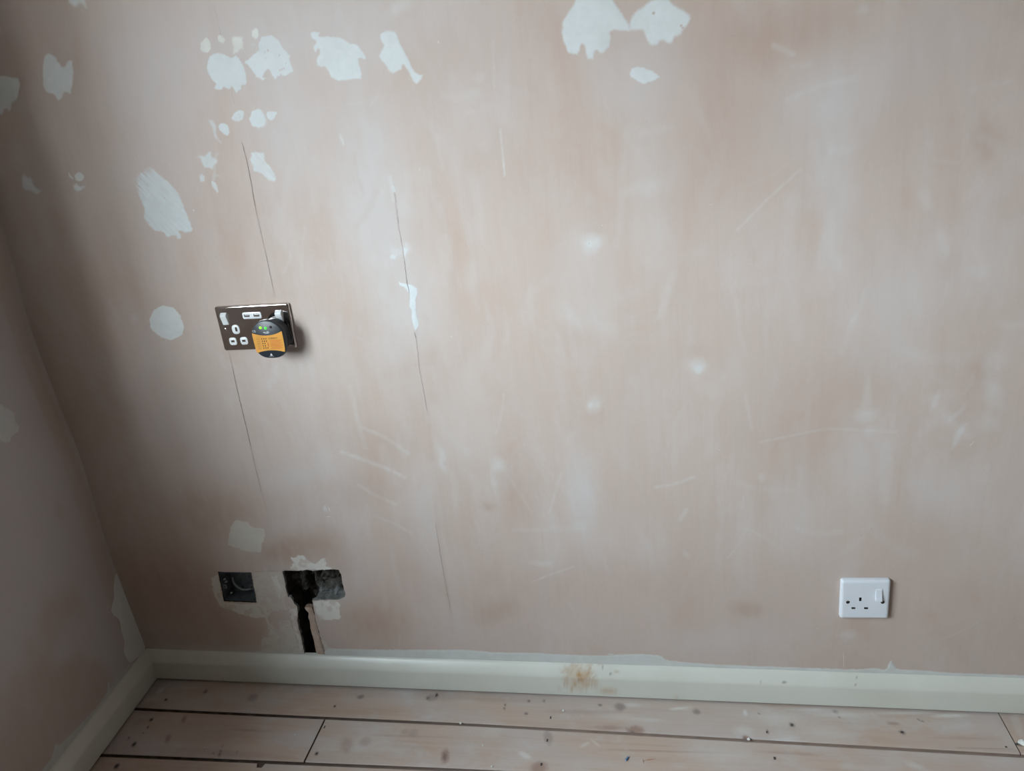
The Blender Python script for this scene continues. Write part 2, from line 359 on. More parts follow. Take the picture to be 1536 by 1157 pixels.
for ring, (dep, ins) in enumerate([(0, 0), (.006, -.0006), (.014, .0008), (.026, .0004), (.042, .0), (.075, .001)]):
    cx_, cz_ = .45, .22
    for k, p in enumerate(TH):
        q = TH[(k+1) % len(TH)]; r = TH[k-1]; t = np.array(q)-np.array(r); t /= np.linalg.norm(t)+1e-9; nrm = np.array([-t[1], t[0]])
        am = (fbm(np.array([k*.35]), np.array([ring*1.7]), 120, 3)[0]-.5)*.0075*(ring > 0)+ins
        T_in.append((p[0]+nrm[0]*am, dep+.002*(ring > 1)*(fbm(np.array([k*.9]), np.array([ring*2.3]), 130, 2)[0]-.5)+(.0002 if ring == 0 else 0), p[1]+nrm[1]*am))
n_ = len(TH); tf = [(r*n_+k, r*n_+(k+1) % n_, (r+1)*n_+(k+1) % n_, (r+1)*n_+k) for r in range(5) for k in range(n_)]
mesh('broken_edge', T_in, tf, [M_RAW, M_STONE], wall_back, True, [0 if (k//n_) < (5 if (TH[k % n_][0] > .443 and .2 < TH[k % n_][1] < .236) else 1) else 1 for k in range(len(tf))])  # deeper rings go near-black, shade painted in; ledge keeps the plaster grey
gx = np.arange(.365, .535, .0018); gz = np.arange(.03, .315, .0018); GX, GZ = np.meshgrid(gx, gz); x_, z_ = GX.ravel(), GZ.ravel()
h = .046-.022*np.clip(fbm(x_*70, z_*70, 140, 4)-.42, 0, 1)*2.2-.010*(fbm(x_*22, z_*26, 150, 3)-.5)
cl = .425+(.245-z_)*.10                                    # the channel leans slightly
chan = 1-sm(.010, .0145, np.abs(x_-cl)-.003*(z_ < .23)); h = h+.036*chan
led = (1-sm(.222, .240, z_+.008*(fbm(x_*90, z_*10, 160)-.5)))*sm(.438, .446, x_); h = h-.016*led    # mortar heaped on the ledge
hole = sm(.60, .66, fbm(x_*48+3, z_*60, 170, 3))*sm(.44, .447, x_)*sm(.245, .255, z_); h = h+.022*hole
h = np.where(z_ < .215, .07, h)
m = len(gx); bf = [(j*m+i, j*m+i+1, (j+1)*m+i+1, (j+1)*m+i) for j in range(len(gz)-1) for i in range(m-1)]
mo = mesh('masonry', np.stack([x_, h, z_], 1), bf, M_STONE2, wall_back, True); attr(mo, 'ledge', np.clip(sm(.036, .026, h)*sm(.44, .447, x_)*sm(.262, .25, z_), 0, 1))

# broken slip of plaster standing along the chase
FLP = densify(W2([(385, 560), (410, 552), (460, 560), (478, 620), (492, 665), (522, 780), (560, 915), (598, 1040), (606, 1060), (560, 1062), (530, 1040), (505, 1015), (498, 980), (488, 930), (478, 880), (458, 820), (446, 760), (440, 700), (424, 660), (428, 615), (402, 585)], 400, 830, 6.807), .003, .0010, 5)
def slab(name, poly, y0, y1, mats, parent, tilt=0.0, top=None):
    c = [Vector(p) for p in poly]; n = len(c)
    e = [(k, (k+1) % n) for k in range(n)]
    v, _, f, _, _, _ = delaunay_2d_cdt(c, e, [], 1, 1e-6, False)
    f = [q for q in f if sdf(np.array([sum(v[i].x for i in q)/3]), np.array([sum(v[i].y for i in q)/3]), poly)[0] < 0]
    nv = len(v); VV = [(p.x, y0, p.y) for p in v]+[(p.x, y1, p.y) for p in v]
    FF = [tuple(q) for q in f]+[tuple(x+nv for x in reversed(q)) for q in f]; mi = [0]*len(f)+[1]*len(f)
    # boundary
    cnt = {}
    for q in f:
        for a, b in zip(q, list(q[1:])+[q[0]]): cnt[(a, b)] = 1
    for (a, b) in list(cnt):
        if (b, a) not in cnt: FF.append((b, a, a+nv, b+nv)); mi.append(1)
    return fixn(mesh(name, VV, FF, mats, parent, False, mi))
M_SLIP = raw_mat('slip_face', (.42, .30, .235), (.53, .43, .37), 60, .4)
tag(slab('plaster_slip', FLP, .0004, .012, [M_SLIP, M_BRICK], wall_back), 'broken pinkish slip of plaster beside the dark chase')

# ------------------------------------------------------------------ filler patches on walls
def chaik(P, k=1):
    for _ in range(k):
        Q = []
        for i in range(len(P)):
            a_, b_ = P[i], P[(i+1) % len(P)]; Q += [(a_[0]*.88+b_[0]*.12, a_[1]*.88+b_[1]*.12), (a_[0]*.12+b_[0]*.88, a_[1]*.12+b_[1]*.88)]
        P = Q
    return P
def patch(name, poly, col, feather=.0022, rag=.0012, parent=None, thick=.0007, streak=None, side='back', res=.0012, mot=0.0, label=None, fade=None, dots=(), maxc=1.0, seed=[0]):
    seed[0] += 1; P = np.array(poly); lo = P.min(0)-.004; hi = P.max(0)+.004; poly = chaik(poly)
    ax = np.arange(lo[0], hi[0]+res, res); az = np.arange(lo[1], hi[1]+res, res)
    GX, GZ = np.meshgrid(ax, az); x, z = GX.ravel(), GZ.ravel()
    s0 = seed[0]*7.3; col = np.array(col)
    def cover(x, z):
        d = sdf(x, z, poly)+rag*2.2*(fbm(x*160+s0, z*160, 200, 3)-.5)+.0012*(fbm(x*600+s0, z*600, 205, 2)-.5)
        cov = sm(0, feather, -d)
        if fade is not None: fd = fade(x, z); cov = cov*sm(0, .5, fd)
        if streak:                        # dragged filler: thin bristle gaps running along an angle
            a, k0 = streak; u = x*math.cos(a)+z*math.sin(a); v = -x*math.sin(a)+z*math.cos(a)
            g = fbm(u*25+s0, v*520, 210, 3); kk = k0*(1-sm(.5, 1, fd)*.8) if fade is not None else k0
            cov = cov*(1-kk*sm(.42, .62, g))
        if mot: cov = cov*(1-mot*sm(.50, .66, fbm(x*75+s0, z*75, 230, 3)))
        for (px_, pz_, r_) in dots: cov = cov*sm(r_*.6, r_*1.3, np.hypot(x-px_, z-pz_))
        return cov*maxc, d
    cov, d = cover(x, z)
    hgt = .4*thick*sm(0, .006, -d)*(.7+.6*fbm(x*80+s0, z*80, 220, 2))+.00006+.00002*(seed[0] % 5)
    m = len(ax); q = np.array([(j*m+i, j*m+i+1, (j+1)*m+i+1, (j+1)*m+i) for j in range(len(az)-1) for i in range(m-1)])
    q = q[(d[q].min(1) < .0002) & (cov[q].max(1) > .01)]
    if side == 'back':                    # nothing bridges the open holes
        inh = (sdf(x, z, BOXH) < -.0006) | (sdf(x, z, TH) < -.0006); q = q[~inh[q].any(1)]
    if len(q) == 0: return
    us = np.zeros(len(x), bool); us[q.ravel()] = True; rm = np.cumsum(us)-1
    x, z, hgt, cov = x[us], z[us], hgt[us], cov[us]; q = rm[q]
    rgb = np.zeros((len(x), 3)); al = np.zeros(len(x))       # what already lies underneath shows through thin spots
    for sd_, b_, cf, c_ in PATCHES:
        if sd_ != side or b_[0] > hi[0] or b_[2] < lo[0] or b_[1] > hi[1] or b_[3] < lo[1]: continue
        a_ = cf(x, z)[0]; rgb = rgb*(1-a_[:, None])+c_*a_[:, None]; al = al*(1-a_)+a_
    rgb = rgb*(1-cov[:, None])+col*cov[:, None]; al = al*(1-cov)+cov
    rgb = np.where(al[:, None] > 1e-4, rgb/np.maximum(al[:, None], 1e-4), col)
    PATCHES.append((side, (lo[0], lo[1], hi[0], hi[1]), cover, col))
    if side == 'back':
        V = np.stack([x, relief(x, z)-hgt, z], 1); tn_ = tones(x, z)
    else:
        e_ = cornerx(z)*np.exp(-np.clip(x, 0, 9)*1.2)+.0014*(fbm(x*6+9, z*5, 310)-.5)
        V = np.stack([DL.x*x+NL.x*(hgt+e_), DL.y*x+NL.y*(hgt+e_), z], 1); q = q[:, ::-1]; tn_ = ltones(x, z)
    o = mesh(name, V, q, M_FILLER, parent, True); attr(o, 'cover', al); cattr(o, 'fillcol', rgb); cattr(o, 'tone', tn_)
    if label: o['label'] = label
    return o
WB = wall_back
def F(pts, ox, oy, s, mat=None, **kw): return patch('filler_patch', W2(pts, ox, oy, s), mat or M_FILL, parent=WB, **kw)
Z4 = (280, 20, 8.9)
def dt(x, y, Z, r): p = onwall(Z[0]+x/Z[2], Z[1]+y/Z[2]); return (p.x, p.z, r)
F([(240, 330), (265, 312), (300, 340), (325, 400), (322, 440), (338, 465), (300, 510), (265, 535), (225, 525), (190, 510), (165, 470), (175, 430), (165, 400), (180, 375), (215, 365)], *Z4, M_FILLC)
F([(400, 300), (440, 275), (480, 285), (500, 320), (520, 350), (500, 400), (480, 408), (440, 395), (410, 365)], *Z4, M_FILLC)
F([(600, 305), (650, 282), (720, 288), (770, 310), (765, 360), (765, 420), (770, 460), (795, 540), (775, 530), (745, 490), (715, 505), (690, 540), (640, 560), (600, 550), (615, 470), (595, 410), (590, 350)], *Z4, M_FILLC, feather=.005)
F([(880, 215), (930, 188), (960, 205), (968, 260), (960, 320), (930, 350), (885, 325), (860, 290), (862, 240)], *Z4, M_FILLC)
F([(840, 405), (880, 385), (925, 400), (920, 430), (880, 440), (845, 425)], *Z4, feather=.004, maxc=.6)
F([(270, 640), (300, 570), (370, 530), (430, 522), (500, 535), (560, 570), (590, 588), (650, 545), (700, 590), (735, 640), (770, 720), (795, 800), (815, 920), (800, 960), (740, 970), (740, 1020), (690, 1040), (665, 1080), (640, 1040), (605, 985), (590, 1010), (550, 1020), (490, 990), (470, 1020), (420, 1030), (360, 1000), (385, 930), (320, 880), (275, 800), (258, 720)], *Z4)
F([(780, 630), (830, 610), (880, 550), (960, 490), (950, 400), (990, 320), (1060, 290), (1130, 285), (1200, 320), (1250, 390), (1290, 470), (1350, 520), (1400, 580), (1370, 600), (1400, 680), (1440, 780), (1400, 800), (1320, 850), (1250, 830), (1215, 850), (1190, 900), (1150, 850), (1110, 780), (1090, 750), (1050, 790), (1020, 850), (1080, 860), (1030, 905), (980, 880), (920, 850), (905, 810), (850, 740), (820, 700), (770, 675)], *Z4,
  dots=[dt(1085, 495, Z4, .0019), dt(1048, 515, Z4, .0013), dt(1060, 600, Z4, .0011), dt(1245, 760, Z4, .0016), dt(1270, 748, Z4, .0016), dt(1298, 735, Z4, .0016), dt(1325, 670, Z4, .0012), dt(1240, 560, Z4, .0016), dt(1260, 820, Z4, .0014)])
Z5 = (450, 20, 7.68)
F([(110, 220), (170, 200), (235, 215), (235, 245), (220, 262), (300, 258), (400, 258), (500, 285), (560, 330), (650, 345), (720, 420), (760, 500), (765, 535), (680, 515), (690, 570), (700, 620), (720, 700), (715, 765), (600, 765), (470, 790), (360, 750), (330, 690), (290, 620), (240, 630), (190, 600), (185, 520), (225, 460), (225, 420), (210, 415), (180, 455), (150, 420), (145, 380), (185, 330), (130, 290)], *Z5, feather=.0028)
F([(910, 230), (960, 195), (1030, 180), (1100, 200), (1140, 260), (1165, 350), (1210, 430), (1250, 500), (1290, 590), (1330, 665), (1375, 695), (1440, 700), (1400, 770), (1355, 830), (1310, 810), (1260, 720), (1215, 640), (1190, 600), (1180, 650), (1110, 690), (1070, 715), (1020, 670), (980, 600), (930, 550), (900, 490), (930, 410), (955, 375), (930, 350), (915, 290)], *Z5, feather=.004)
Z6 = (780, 0, 4.8)
F([(400, -30), (660, -30), (700, 30), (740, 90), (778, 150), (800, 165), (805, 235), (760, 232), (700, 228), (655, 235), (665, 280), (655, 340), (610, 390), (570, 400), (550, 370), (535, 430), (510, 440), (480, 430), (465, 390), (460, 340), (450, 330), (440, 370), (420, 400), (375, 405), (340, 390), (310, 320), (290, 240), (300, 140), (340, 80), (375, 30)], *Z6, feather=.005)
F([(775, 155), (810, 90), (880, 35), (930, -5), (1000, -30), (1070, -25), (1120, 30), (1180, 60), (1225, 95), (1243, 135), (1220, 180), (1180, 225), (1170, 255), (1120, 275), (1105, 310), (1080, 325), (1050, 322), (1020, 302), (990, 335), (950, 342), (920, 325), (895, 270), (880, 225), (820, 235), (775, 225)], *Z6, feather=.006, dots=[dt(962, 95, Z6, .0022), dt(1160, 185, Z6, .0018), dt(1172, 200, Z6, .0016)])
F([(780, 530), (800, 490), (850, 470), (900, 485), (950, 500), (990, 530), (1010, 555), (970, 585), (900, 610), (860, 600), (830, 580), (790, 560)], *Z6, feather=.003, maxc=.9)
Z1 = (0, 0, 3.615)
F([(235, 300), (260, 280), (300, 300), (320, 330), (335, 355), (350, 357), (365, 325), (395, 322), (397, 350), (405, 400), (400, 460), (385, 515), (350, 505), (340, 535), (315, 555), (295, 520), (250, 505), (230, 470), (228, 400), (228, 350)], *Z1, M_GREY, feather=.004)
F([(-30, 410), (5, 405), (30, 405), (60, 415), (100, 420), (115, 450), (105, 520), (95, 550), (70, 560), (65, 600), (50, 605), (30, 590), (15, 625), (-30, 630)], *Z1, M_GREY, feather=.004)
F([(355, -30), (470, -30), (475, 20), (485, 55), (460, 55), (440, 25), (420, 50), (400, 50), (365, 15)], *Z1, M_GREY, feather=.007)
Z2 = (0, 220, 9.6)
F([(300, 420), (330, 370), (400, 420), (450, 430), (490, 480), (490, 530), (540, 590), (610, 620), (620, 650), (550, 700), (520, 700), (460, 660), (410, 640), (380, 650), (340, 630), (300, 560)], *Z2, M_GREY, feather=.005)
F([(1070, 420), (1095, 380), (1130, 360), (1165, 370), (1195, 395), (1215, 440), (1205, 480), (1180, 500), (1120, 505), (1080, 480)], *Z2, M_FILLC, feather=.0015, rag=.0004)
F([(1035, 545), (1100, 520), (1150, 555), (1200, 550), (1255, 540), (1240, 600), (1180, 640), (1130, 665), (1090, 650), (1050, 600)], *Z2, M_GREY, feather=.0045)
F([(980, 370), (1000, 360), (1015, 410), (1060, 450), (1070, 478), (1020, 465), (985, 425)], *Z2, M_FILLC, feather=.001, rag=.0003)
ZS = (180, 230, 7.714)
def swoosh_fade(x, z):
    a = onwall(180+200/7.714, 230+200/7.714); b = onwall(180+430/7.714, 230+420/7.714); d = Vector((b.x-a.x, b.z-a.z)); L = d.length; d /= L
    t = ((x-a.x)*d.x+(z-a.z)*d.y)/L; return sm(-.15, .95, t+.9*(fbm(x*60, z*60, 300, 3)-.5))
F([(130, 330), (160, 260), (200, 220), (280, 165), (350, 130), (420, 200), (500, 270), (600, 360), (680, 450), (730, 560), (780, 690), (830, 820), (850, 880), (830, 915), (760, 930), (690, 905), (720, 950), (715, 995), (650, 1000), (640, 960), (540, 985), (500, 920), (400, 910), (320, 830), (265, 750), (275, 640), (220, 520), (180, 420)], *ZS, feather=.004, streak=(math.radians(-52), .8), fade=swoosh_fade, dots=[dt(515, 515, ZS, .0014), dt(325, 800, ZS, .0012)])
Z7 = (280, 150, 7.713)
F([(505, 215), (540, 160), (600, 105), (660, 125), (670, 170), (655, 220), (600, 260), (540, 245)], *Z7, dots=[dt(570, 210, Z7, .0008), dt(600, 170, Z7, .0008), dt(585, 240, Z7, .0008), dt(620, 200, Z7, .0007)])
F([(725, 190), (750, 120), (810, 95), (870, 110), (910, 180), (930, 240), (900, 300), (830, 330), (760, 310), (725, 250), (710, 210)], *Z7, feather=.0025)
F([(800, 40), (840, 45), (900, 110), (940, 200), (960, 300), (900, 350), (820, 370), (760, 330), (830, 300), (880, 220), (850, 120)], *Z7, feather=.007, maxc=.4)
F([(925, 130), (1035, 130), (1070, 150), (1040, 175), (1015, 230), (980, 248), (940, 220), (920, 180)], *Z7)
F([(355, 290), (420, 258), (480, 290), (495, 340), (515, 375), (480, 420), (430, 405), (380, 360), (360, 320)], *Z7)
F([(230, 220), (300, 215), (350, 290), (350, 360), (370, 440), (420, 500), (400, 530), (350, 470), (310, 440), (290, 340), (260, 270)], *Z7, feather=.004, maxc=.7)
F([(80, 660), (160, 630), (200, 640), (240, 590), (300, 570), (300, 650), (350, 670), (380, 710), (340, 760), (310, 830), (250, 800), (200, 795), (165, 730), (150, 680)], *Z7, feather=.005, maxc=.9)
F([(320, 600), (380, 580), (390, 640), (340, 700), (350, 850), (420, 870), (360, 900), (320, 1000), (270, 930), (290, 840)], *Z7, feather=.006, maxc=.45)
F([(135, 870), (170, 840), (220, 880), (215, 940), (170, 970), (140, 930)], *Z7, feather=.003, maxc=.8)
F([(265, 930), (310, 910), (345, 940), (385, 1070), (350, 1085), (300, 1020)], *Z7, feather=.0035, maxc=.85)
F([(730, 600), (800, 590), (900, 600), (915, 650), (910, 700), (970, 760), (1020, 840), (1045, 920), (1020, 955), (950, 940), (880, 870), (830, 850), (760, 830), (760, 780), (720, 700), (740, 650)], *Z7, feather=.0035, streak=(math.radians(-55), .25))
F([(950, 190), (1000, 155), (1070, 165), (1115, 210), (1145, 290), (1130, 345), (1060, 378), (1000, 360), (935, 310), (922, 240)], 0, 420, 4.131, M_GREY, feather=.0018, label='round pale filler patch left of the chrome socket')
Z8 = (530, 240, 3.855)
F([(258, 700), (300, 712), (340, 718), (370, 740), (372, 770), (360, 810), (365, 860), (370, 910), (383, 960), (365, 985), (360, 1010), (345, 960), (335, 920), (335, 870), (318, 850), (325, 780), (295, 740), (265, 725)], *Z8, feather=.0022)
F([(203, 560), (220, 540), (245, 550), (250, 505), (260, 520), (245, 580), (215, 580)], *Z8, feather=.003, maxc=.6)
F([(288, 505), (325, 512), (305, 550), (300, 600), (290, 540)], *Z8, feather=.002, maxc=.8)
F([(222, 150), (240, 150), (245, 188), (232, 190)], *Z8, feather=.0012, rag=.0004)
F([(600, 970), (630, 935), (690, 950), (720, 980), (780, 985), (795, 1030), (770, 1080), (770, 1120), (700, 1120), (640, 1100), (580, 1080), (590, 1020)], 180, 520, 3.617, M_DUST, feather=.003, rag=.002)
for (x, y, r) in [(1047, 555, 8), (884, 366, 7), (886, 608, 5)]:
    F([(x+r*math.cos(a), y+r*math.sin(a)) for a in np.linspace(0, 6.28, 13)[:-1]], 0, 0, 1, feather=.005, maxc=.45)

# grey bonding plaster and white filler around the two holes
ZH = (300, 820, 5.908)
def D(pts, mat, Zx=ZH, **kw):
    kw['rag'] = kw.get('rag', .0012)*1.5+.0012; kw.setdefault('mot', .55); return patch('plaster_patch', W2(pts, *Zx), mat, parent=WB, **kw)
D([(85, 280), (160, 245), (180, 330), (205, 430), (222, 494), (360, 500), (490, 508), (560, 510), (600, 560), (590, 630), (480, 635), (400, 610), (340, 600), (280, 570), (190, 540), (130, 450), (110, 370)], M_DUST, rag=.0018)
D([(448, 232), (560, 225), (590, 160), (610, 225), (720, 238), (740, 330), (770, 420), (740, 480), (760, 530), (790, 560), (640, 580), (600, 640), (640, 720), (590, 680), (545, 560), (500, 510), (480, 390)], M_DUST, rag=.002, maxc=.75)
D([(610, 240), (700, 250), (745, 400), (725, 470), (690, 470), (650, 380), (610, 290)], M_DUSTL, rag=.002, feather=.004, maxc=.7)
D([(700, 205), (780, 200), (830, 140), (790, 110), (800, 80), (840, 100), (870, 80), (920, 70), (970, 130), (1020, 160), (1060, 110), (1110, 100), (1130, 130), (1120, 170), (1170, 190), (1170, 207), (1050, 212), (900, 213), (730, 212)], M_DUSTL, feather=.003, rag=.0015, label='pale filler smeared above the T-shaped hole')
D([(990, 488), (1080, 480), (1180, 475), (1225, 495), (1248, 520), (1240, 580), (1248, 650), (1150, 650), (1060, 660), (1015, 560)], M_DUSTL, label='squarish pale filler patch beside the chase')
D([(530, 910), (540, 830), (620, 770), (585, 690), (640, 670), (665, 735), (700, 735), (700, 655), (800, 645), (810, 700), (840, 770), (870, 850), (900, 925), (905, 975), (700, 975), (530, 960)], M_DUST, rag=.002, maxc=.9)
D([(760, 470), (800, 560), (862, 530), (862, 600), (850, 640), (870, 740), (905, 850), (920, 960), (880, 975), (870, 860), (820, 700), (790, 590)], M_DUSTL, rag=.0018, feather=.003, maxc=.8)
D([(1005, 590), (1040, 640), (1080, 800), (1160, 900), (1200, 975), (1115, 975), (1080, 860), (1030, 700)], M_DUST, rag=.0015, feather=.004, maxc=.7)
D([(0, 905), (300, 890), (560, 925), (560, 985), (0, 985)], M_DUST, feather=.008, maxc=.55)
D([(100, 880), (0, 860), (-330, 850), (-400, 940), (-400, 985), (100, 985)], M_DUST, feather=.008, maxc=.45)

# ------------------------------------------------------------------ left wall (bows a little, so its corner line wanders)
CZ = np.array([-.1, .07, .2, .337, .45, .571, .72, .87, 1.0, 1.115, 1.4, 2.4]); CX = np.array([0, -.001, -.008, -.012, -.007, -.003, -.013, -.018, -.004, .004, .006, .006])
def cornerx(z):
    zz = np.asarray(z, float); r = sum(np.interp(zz+k, CZ, CX) for k in (-.04, -.02, 0, .02, .04))/5; return r
def grid_wall(ss, zz, hole=None):
    S, Zg = np.meshgrid(ss, zz); n = len(ss); f = []
    for j in range(len(zz)-1):
        for i in range(n-1):
            if hole and hole[0]-1e-6 <= ss[i] and ss[i+1] <= hole[1]+1e-6 and hole[2]-1e-6 <= zz[j] and zz[j+1] <= hole[3]+1e-6: continue
            f.append((j*n+i+1, j*n+i, (j+1)*n+i, (j+1)*n+i+1))
    return S.ravel(), Zg.ravel(), f
ss = np.concatenate([np.arange(-.1, .5, .004), [WIN[0], 1.0, 1.3, WIN[1], 2.4, 4.42]]); zz = np.concatenate([np.arange(-.03, .837, .004), [WIN[2]], np.arange(.86, 1.5, .02), [1.6, WIN[3], 2.4]])
S, Zg, f = grid_wall(ss, zz, WIN)
ex = cornerx(Zg)*np.exp(-np.clip(S, 0, 9)*1.2)
rel = .0014*(fbm(S*6+9, Zg*5, 310)-.5)
LV = np.stack([DL.x*S+NL.x*(ex+rel), DL.y*S+NL.y*(ex+rel), Zg], 1)
_cx = cornerx
def cornerx(z, _f=_cx): return _f(z)
wall_left = mesh('wall_left', LV, f, M_PLASTER, None, True); tag(wall_left, kind='structure')
def ltones(S, Zg):
    tn = np.zeros((len(S), 3)); nn = fbm(S*5+3, Zg*4, 320); tn[:, 0] = .5*sm(.4, .6, nn)*sm(.0, .1, S)+.25*(S > .05); tn[:, 1] = .25*(1-sm(.4, .6, nn)); tn[:, 0] += .35*(1-sm(.006, .016, S+.008*(fbm(S*0, Zg*14, 330)-.5)))
    return np.clip(tn, 0, 1)
cattr(wall_left, 'tone', ltones(S, Zg))
def FL(name, pts, ox, oy, s, mat, **kw): return patch(name, L2(pts, ox, oy, s), mat, parent=wall_left, side='left', thick=.0012, **kw)
FL('filler_patch', [(-60, 780), (0, 782), (30, 780), (48, 762), (60, 785), (95, 795), (125, 830), (130, 880), (152, 910), (145, 940), (100, 970), (90, 1005), (60, 1015), (20, 990), (10, 950), (-60, 960)], 0, 420, 4.131, M_GREY, label='pale star-edged filler patch on the left wall')
ZL = (0, 820, 3.434)
def cornerpts(ys): return [( -0.004, y) for y in ys]
pp = L2([(612, 150), (604, 215), (606, 260), (588, 330), (600, 355), (630, 378), (636, 440), (650, 490), (643, 550), (672, 605)], *ZL)
FLp = [(-.004, pp[0][1])]+pp+[(-.004, .066)]
patch('filler_patch', FLp, (.70, .71, .69), parent=wall_left, side='left', thick=.0012, rag=.0008, feather=.0015, label='pale filler running down the left wall corner')
pp = L2([(700, 595), (672, 604), (600, 680), (570, 735), (572, 690), (555, 700), (558, 745), (500, 830), (440, 890), (370, 965), (310, 1022), (290, 1012), (268, 1090), (215, 1157), (150, 1240)], *ZL)
patch('caulk_strip', pp+[(max(p[0] for p in pp), .06), (-.004, .06)], M_CAULK, parent=wall_left, side='left', thick=.0014, rag=.0012, feather=.002)
# caulk over the back skirting
up_ = [(228, 965), (236, 972), (300, 974), (380, 976), (460, 978), (482, 985), (488, 972), (560, 974), (640, 974), (700, 974), (740, 978), (800, 979), (860, 982), (900, 983), (960, 980), (992, 983), (1000, 990), (1040, 994), (1090, 997), (1150, 999), (1200, 1001), (1262, 1003), (1292, 1003), (1310, 1001), (1328, 1004), (1334, 991), (1338, 990), (1346, 1003), (1400, 1006), (1440, 1009), (1500, 1011), (1560, 1013), (1640, 1016)]
upw = W2(up_)
patch('caulk_strip', upw+[(upw[-1][0], .066), (upw[0][0], .066)], M_CAULK, parent=WB, feather=.0035, rag=.0012, thick=.0016, fade=lambda x, z: .55+.45*sm(.42, .6, x))
patch('filler_patch', W2([(905, 981), (960, 980), (992, 984), (985, 989), (930, 986)]), M_FILL, parent=WB, feather=.002)

# ------------------------------------------------------------------ hairline cracks and nicks
def ribbon(name, strokes, mat, parent, plane='wall'):
    v, f = [], []
    for pts, wd in strokes:
        q = []
        for a, b in zip(pts[:-1], pts[1:]):
            n = max(2, int(math.hypot(b[0]-a[0], b[1]-a[1])/3))
            q += [(a[0]+(b[0]-a[0])*k/n+random.uniform(-.5, .5), a[1]+(b[1]-a[1])*k/n) for k in range(n)]
        q.append(pts[-1])
        P = [onwall(*p) if plane == 'wall' else onfloor(*p) for p in q]
        s = len(v)
        for k, p in enumerate(P):
            t = (P[min(k+1, len(P)-1)]-P[max(k-1, 0)]).normalized(); n = Vector((-t.z, 0, t.x)) if plane == 'wall' else Vector((-t.y, t.x, 0))
            ww = wd*.00075*random.uniform(.45, 1.2)*min(1, (k+.4)/2, (len(P)-k-.4)/2)/2
            off = Vector((0, float(relief(np.array([p.x]), np.array([p.z]))[0])-.00045, 0)) if plane == 'wall' else Vector((0, 0, .0006))
            v += [p+n*ww+off, p-n*ww+off]
            if k: b = s+2*k; f.append((b-2, b-1, b+1, b))
    return mesh(name, v, f, mat, parent)
M_CRACK = simple('crack_shadow', (.16, .12, .10), .9, .1); M_CRACKS = simple('crack_soft', (.36, .28, .24), .9, .1)
ribbon('crack', [([(363, 213), (372, 249), (379, 285), (385, 320), (392, 352), (400, 386), (407, 420), (412.5, 446)], .75)], M_CRACKS, WB)
ribbon('crack', [([(363, 213), (372, 249), (383, 310)], .6), ([(398, 378), (406, 415)], .5)], M_CRACK, WB)
ribbon('crack', [([(319, 3), (324, 22), (329, 41), (333, 58)], .5), ([(346, 128), (348, 140), (352, 157)], .5)], M_CRACKS, WB)
ribbon('crack', [([(343, 526), (357, 589), (371, 647), (384.6, 708), (401, 769)], .8)], M_CRACKS, WB)
ribbon('crack', [([(348, 548), (357, 589), (371, 647), (376, 670)], .9), ([(379, 682), (392, 738)], .5)], M_CRACK, WB)
ribbon('crack', [([(592, 290), (595, 305)], .5), ([(596, 312), (597, 321)], .5), ([(597, 325), (597.5, 336)], .8), ([(601, 355), (602, 364)], .6), ([(606, 383), (610, 425)], .7), ([(610, 418), (614, 441)], 1.0), ([(622, 498), (623.5, 508)], 1.1)], M_CRACK, WB)
ribbon('crack', [([(590, 280), (597, 336), (606, 385)], .45), ([(623, 500), (626, 525), (630, 560), (636, 590), (641, 619)], .7), ([(653, 783), (658, 815), (663, 846), (670, 885), (678, 925)], 1.0)], M_CRACKS, WB)
ribbon('crack', [([(507, 985.5), (560, 987), (640, 989.5), (660, 990)], 1.6)], M_CRACK, WB)
ribbon('crack', [([(660, 990), (700, 992), (760, 994.5), (800, 996)], .8)], M_CRACKS, WB)
ribbon('crack', [([(430, 896), (436, 925), (441, 945)], .5), ([(462, 902), (472, 930), (480, 960), (487, 984)], .8), ([(443, 853), (420, 856), (380, 858)], .5)], M_CRACK, WB)
nk = [([(1290, 806), (1293, 802)], 1.6), ([(1306, 792), (1308, 795)], 1.6), ([(1336, 857), (1342, 855)], 1.3), ([(1001, 901), (1004, 898)], 1.4), ([(1223, 911), (1225, 915)], 1.6), ([(1347, 605), (1350, 600)], 1.2),
      ([(1411, 380), (1413, 386)], 1.2), ([(1416, 380), (1413, 386)], 1.0), ([(1428, 291), (1431, 290)], 1.4), ([(891, 600), (893, 604)], 1.4), ([(884, 362), (883, 368)], 1.1), ([(353, 634), (356, 631)], 1.2), ([(774, 31), (776, 31)], 1.3),
      ([(617, 747), (618, 749)], 1.4), ([(665, 747), (667, 744)], 1.6), ([(616, 852), (617, 856)], 1.0), ([(1518, 930), (1524, 927)], 1.1), ([(877, 844), (876, 849)], 1.1), ([(1043, 262), (1044, 266)], 1.0), ([(1237, 268), (1238, 272)], .9), ([(1479, 270), (1480, 273)], 1.0)]
tag(ribbon('wall_nicks', nk, M_CRACKS, WB), kind='stuff')
M_CHIP = simple('chip_white', (.68, .67, .63), .8, .2)
nw = [([(1063, 308), (1069, 306)], 2.0), ([(492, 760), (495, 768)], 3.6), ([(489, 776), (496, 775)], 2.2), ([(629, 253), (630, 256)], 2.0), ([(290, 314), (291, 317)], 3.5), ([(511, 205), (515, 214)], 1.2), ([(1225, 944), (1227, 943)], 2.6), ([(676, 504), (678, 506)], 1.8),
      ([(903, 337), (904, 339)], 1.8), ([(1454, 670), (1462, 661)], 1.0), ([(657, 61), (658, 65)], 2.5), ([(1079, 674), (1080, 676)], 1.4), ([(1265, 977), (1266, 1002)], 1.0), ([(118, 541), (119, 545)], 2), ([(188, 632), (190, 636)], 1.5), ([(1410, 380), (1414, 388)], .8), ([(400, 815), (420, 806)], 0.1)]
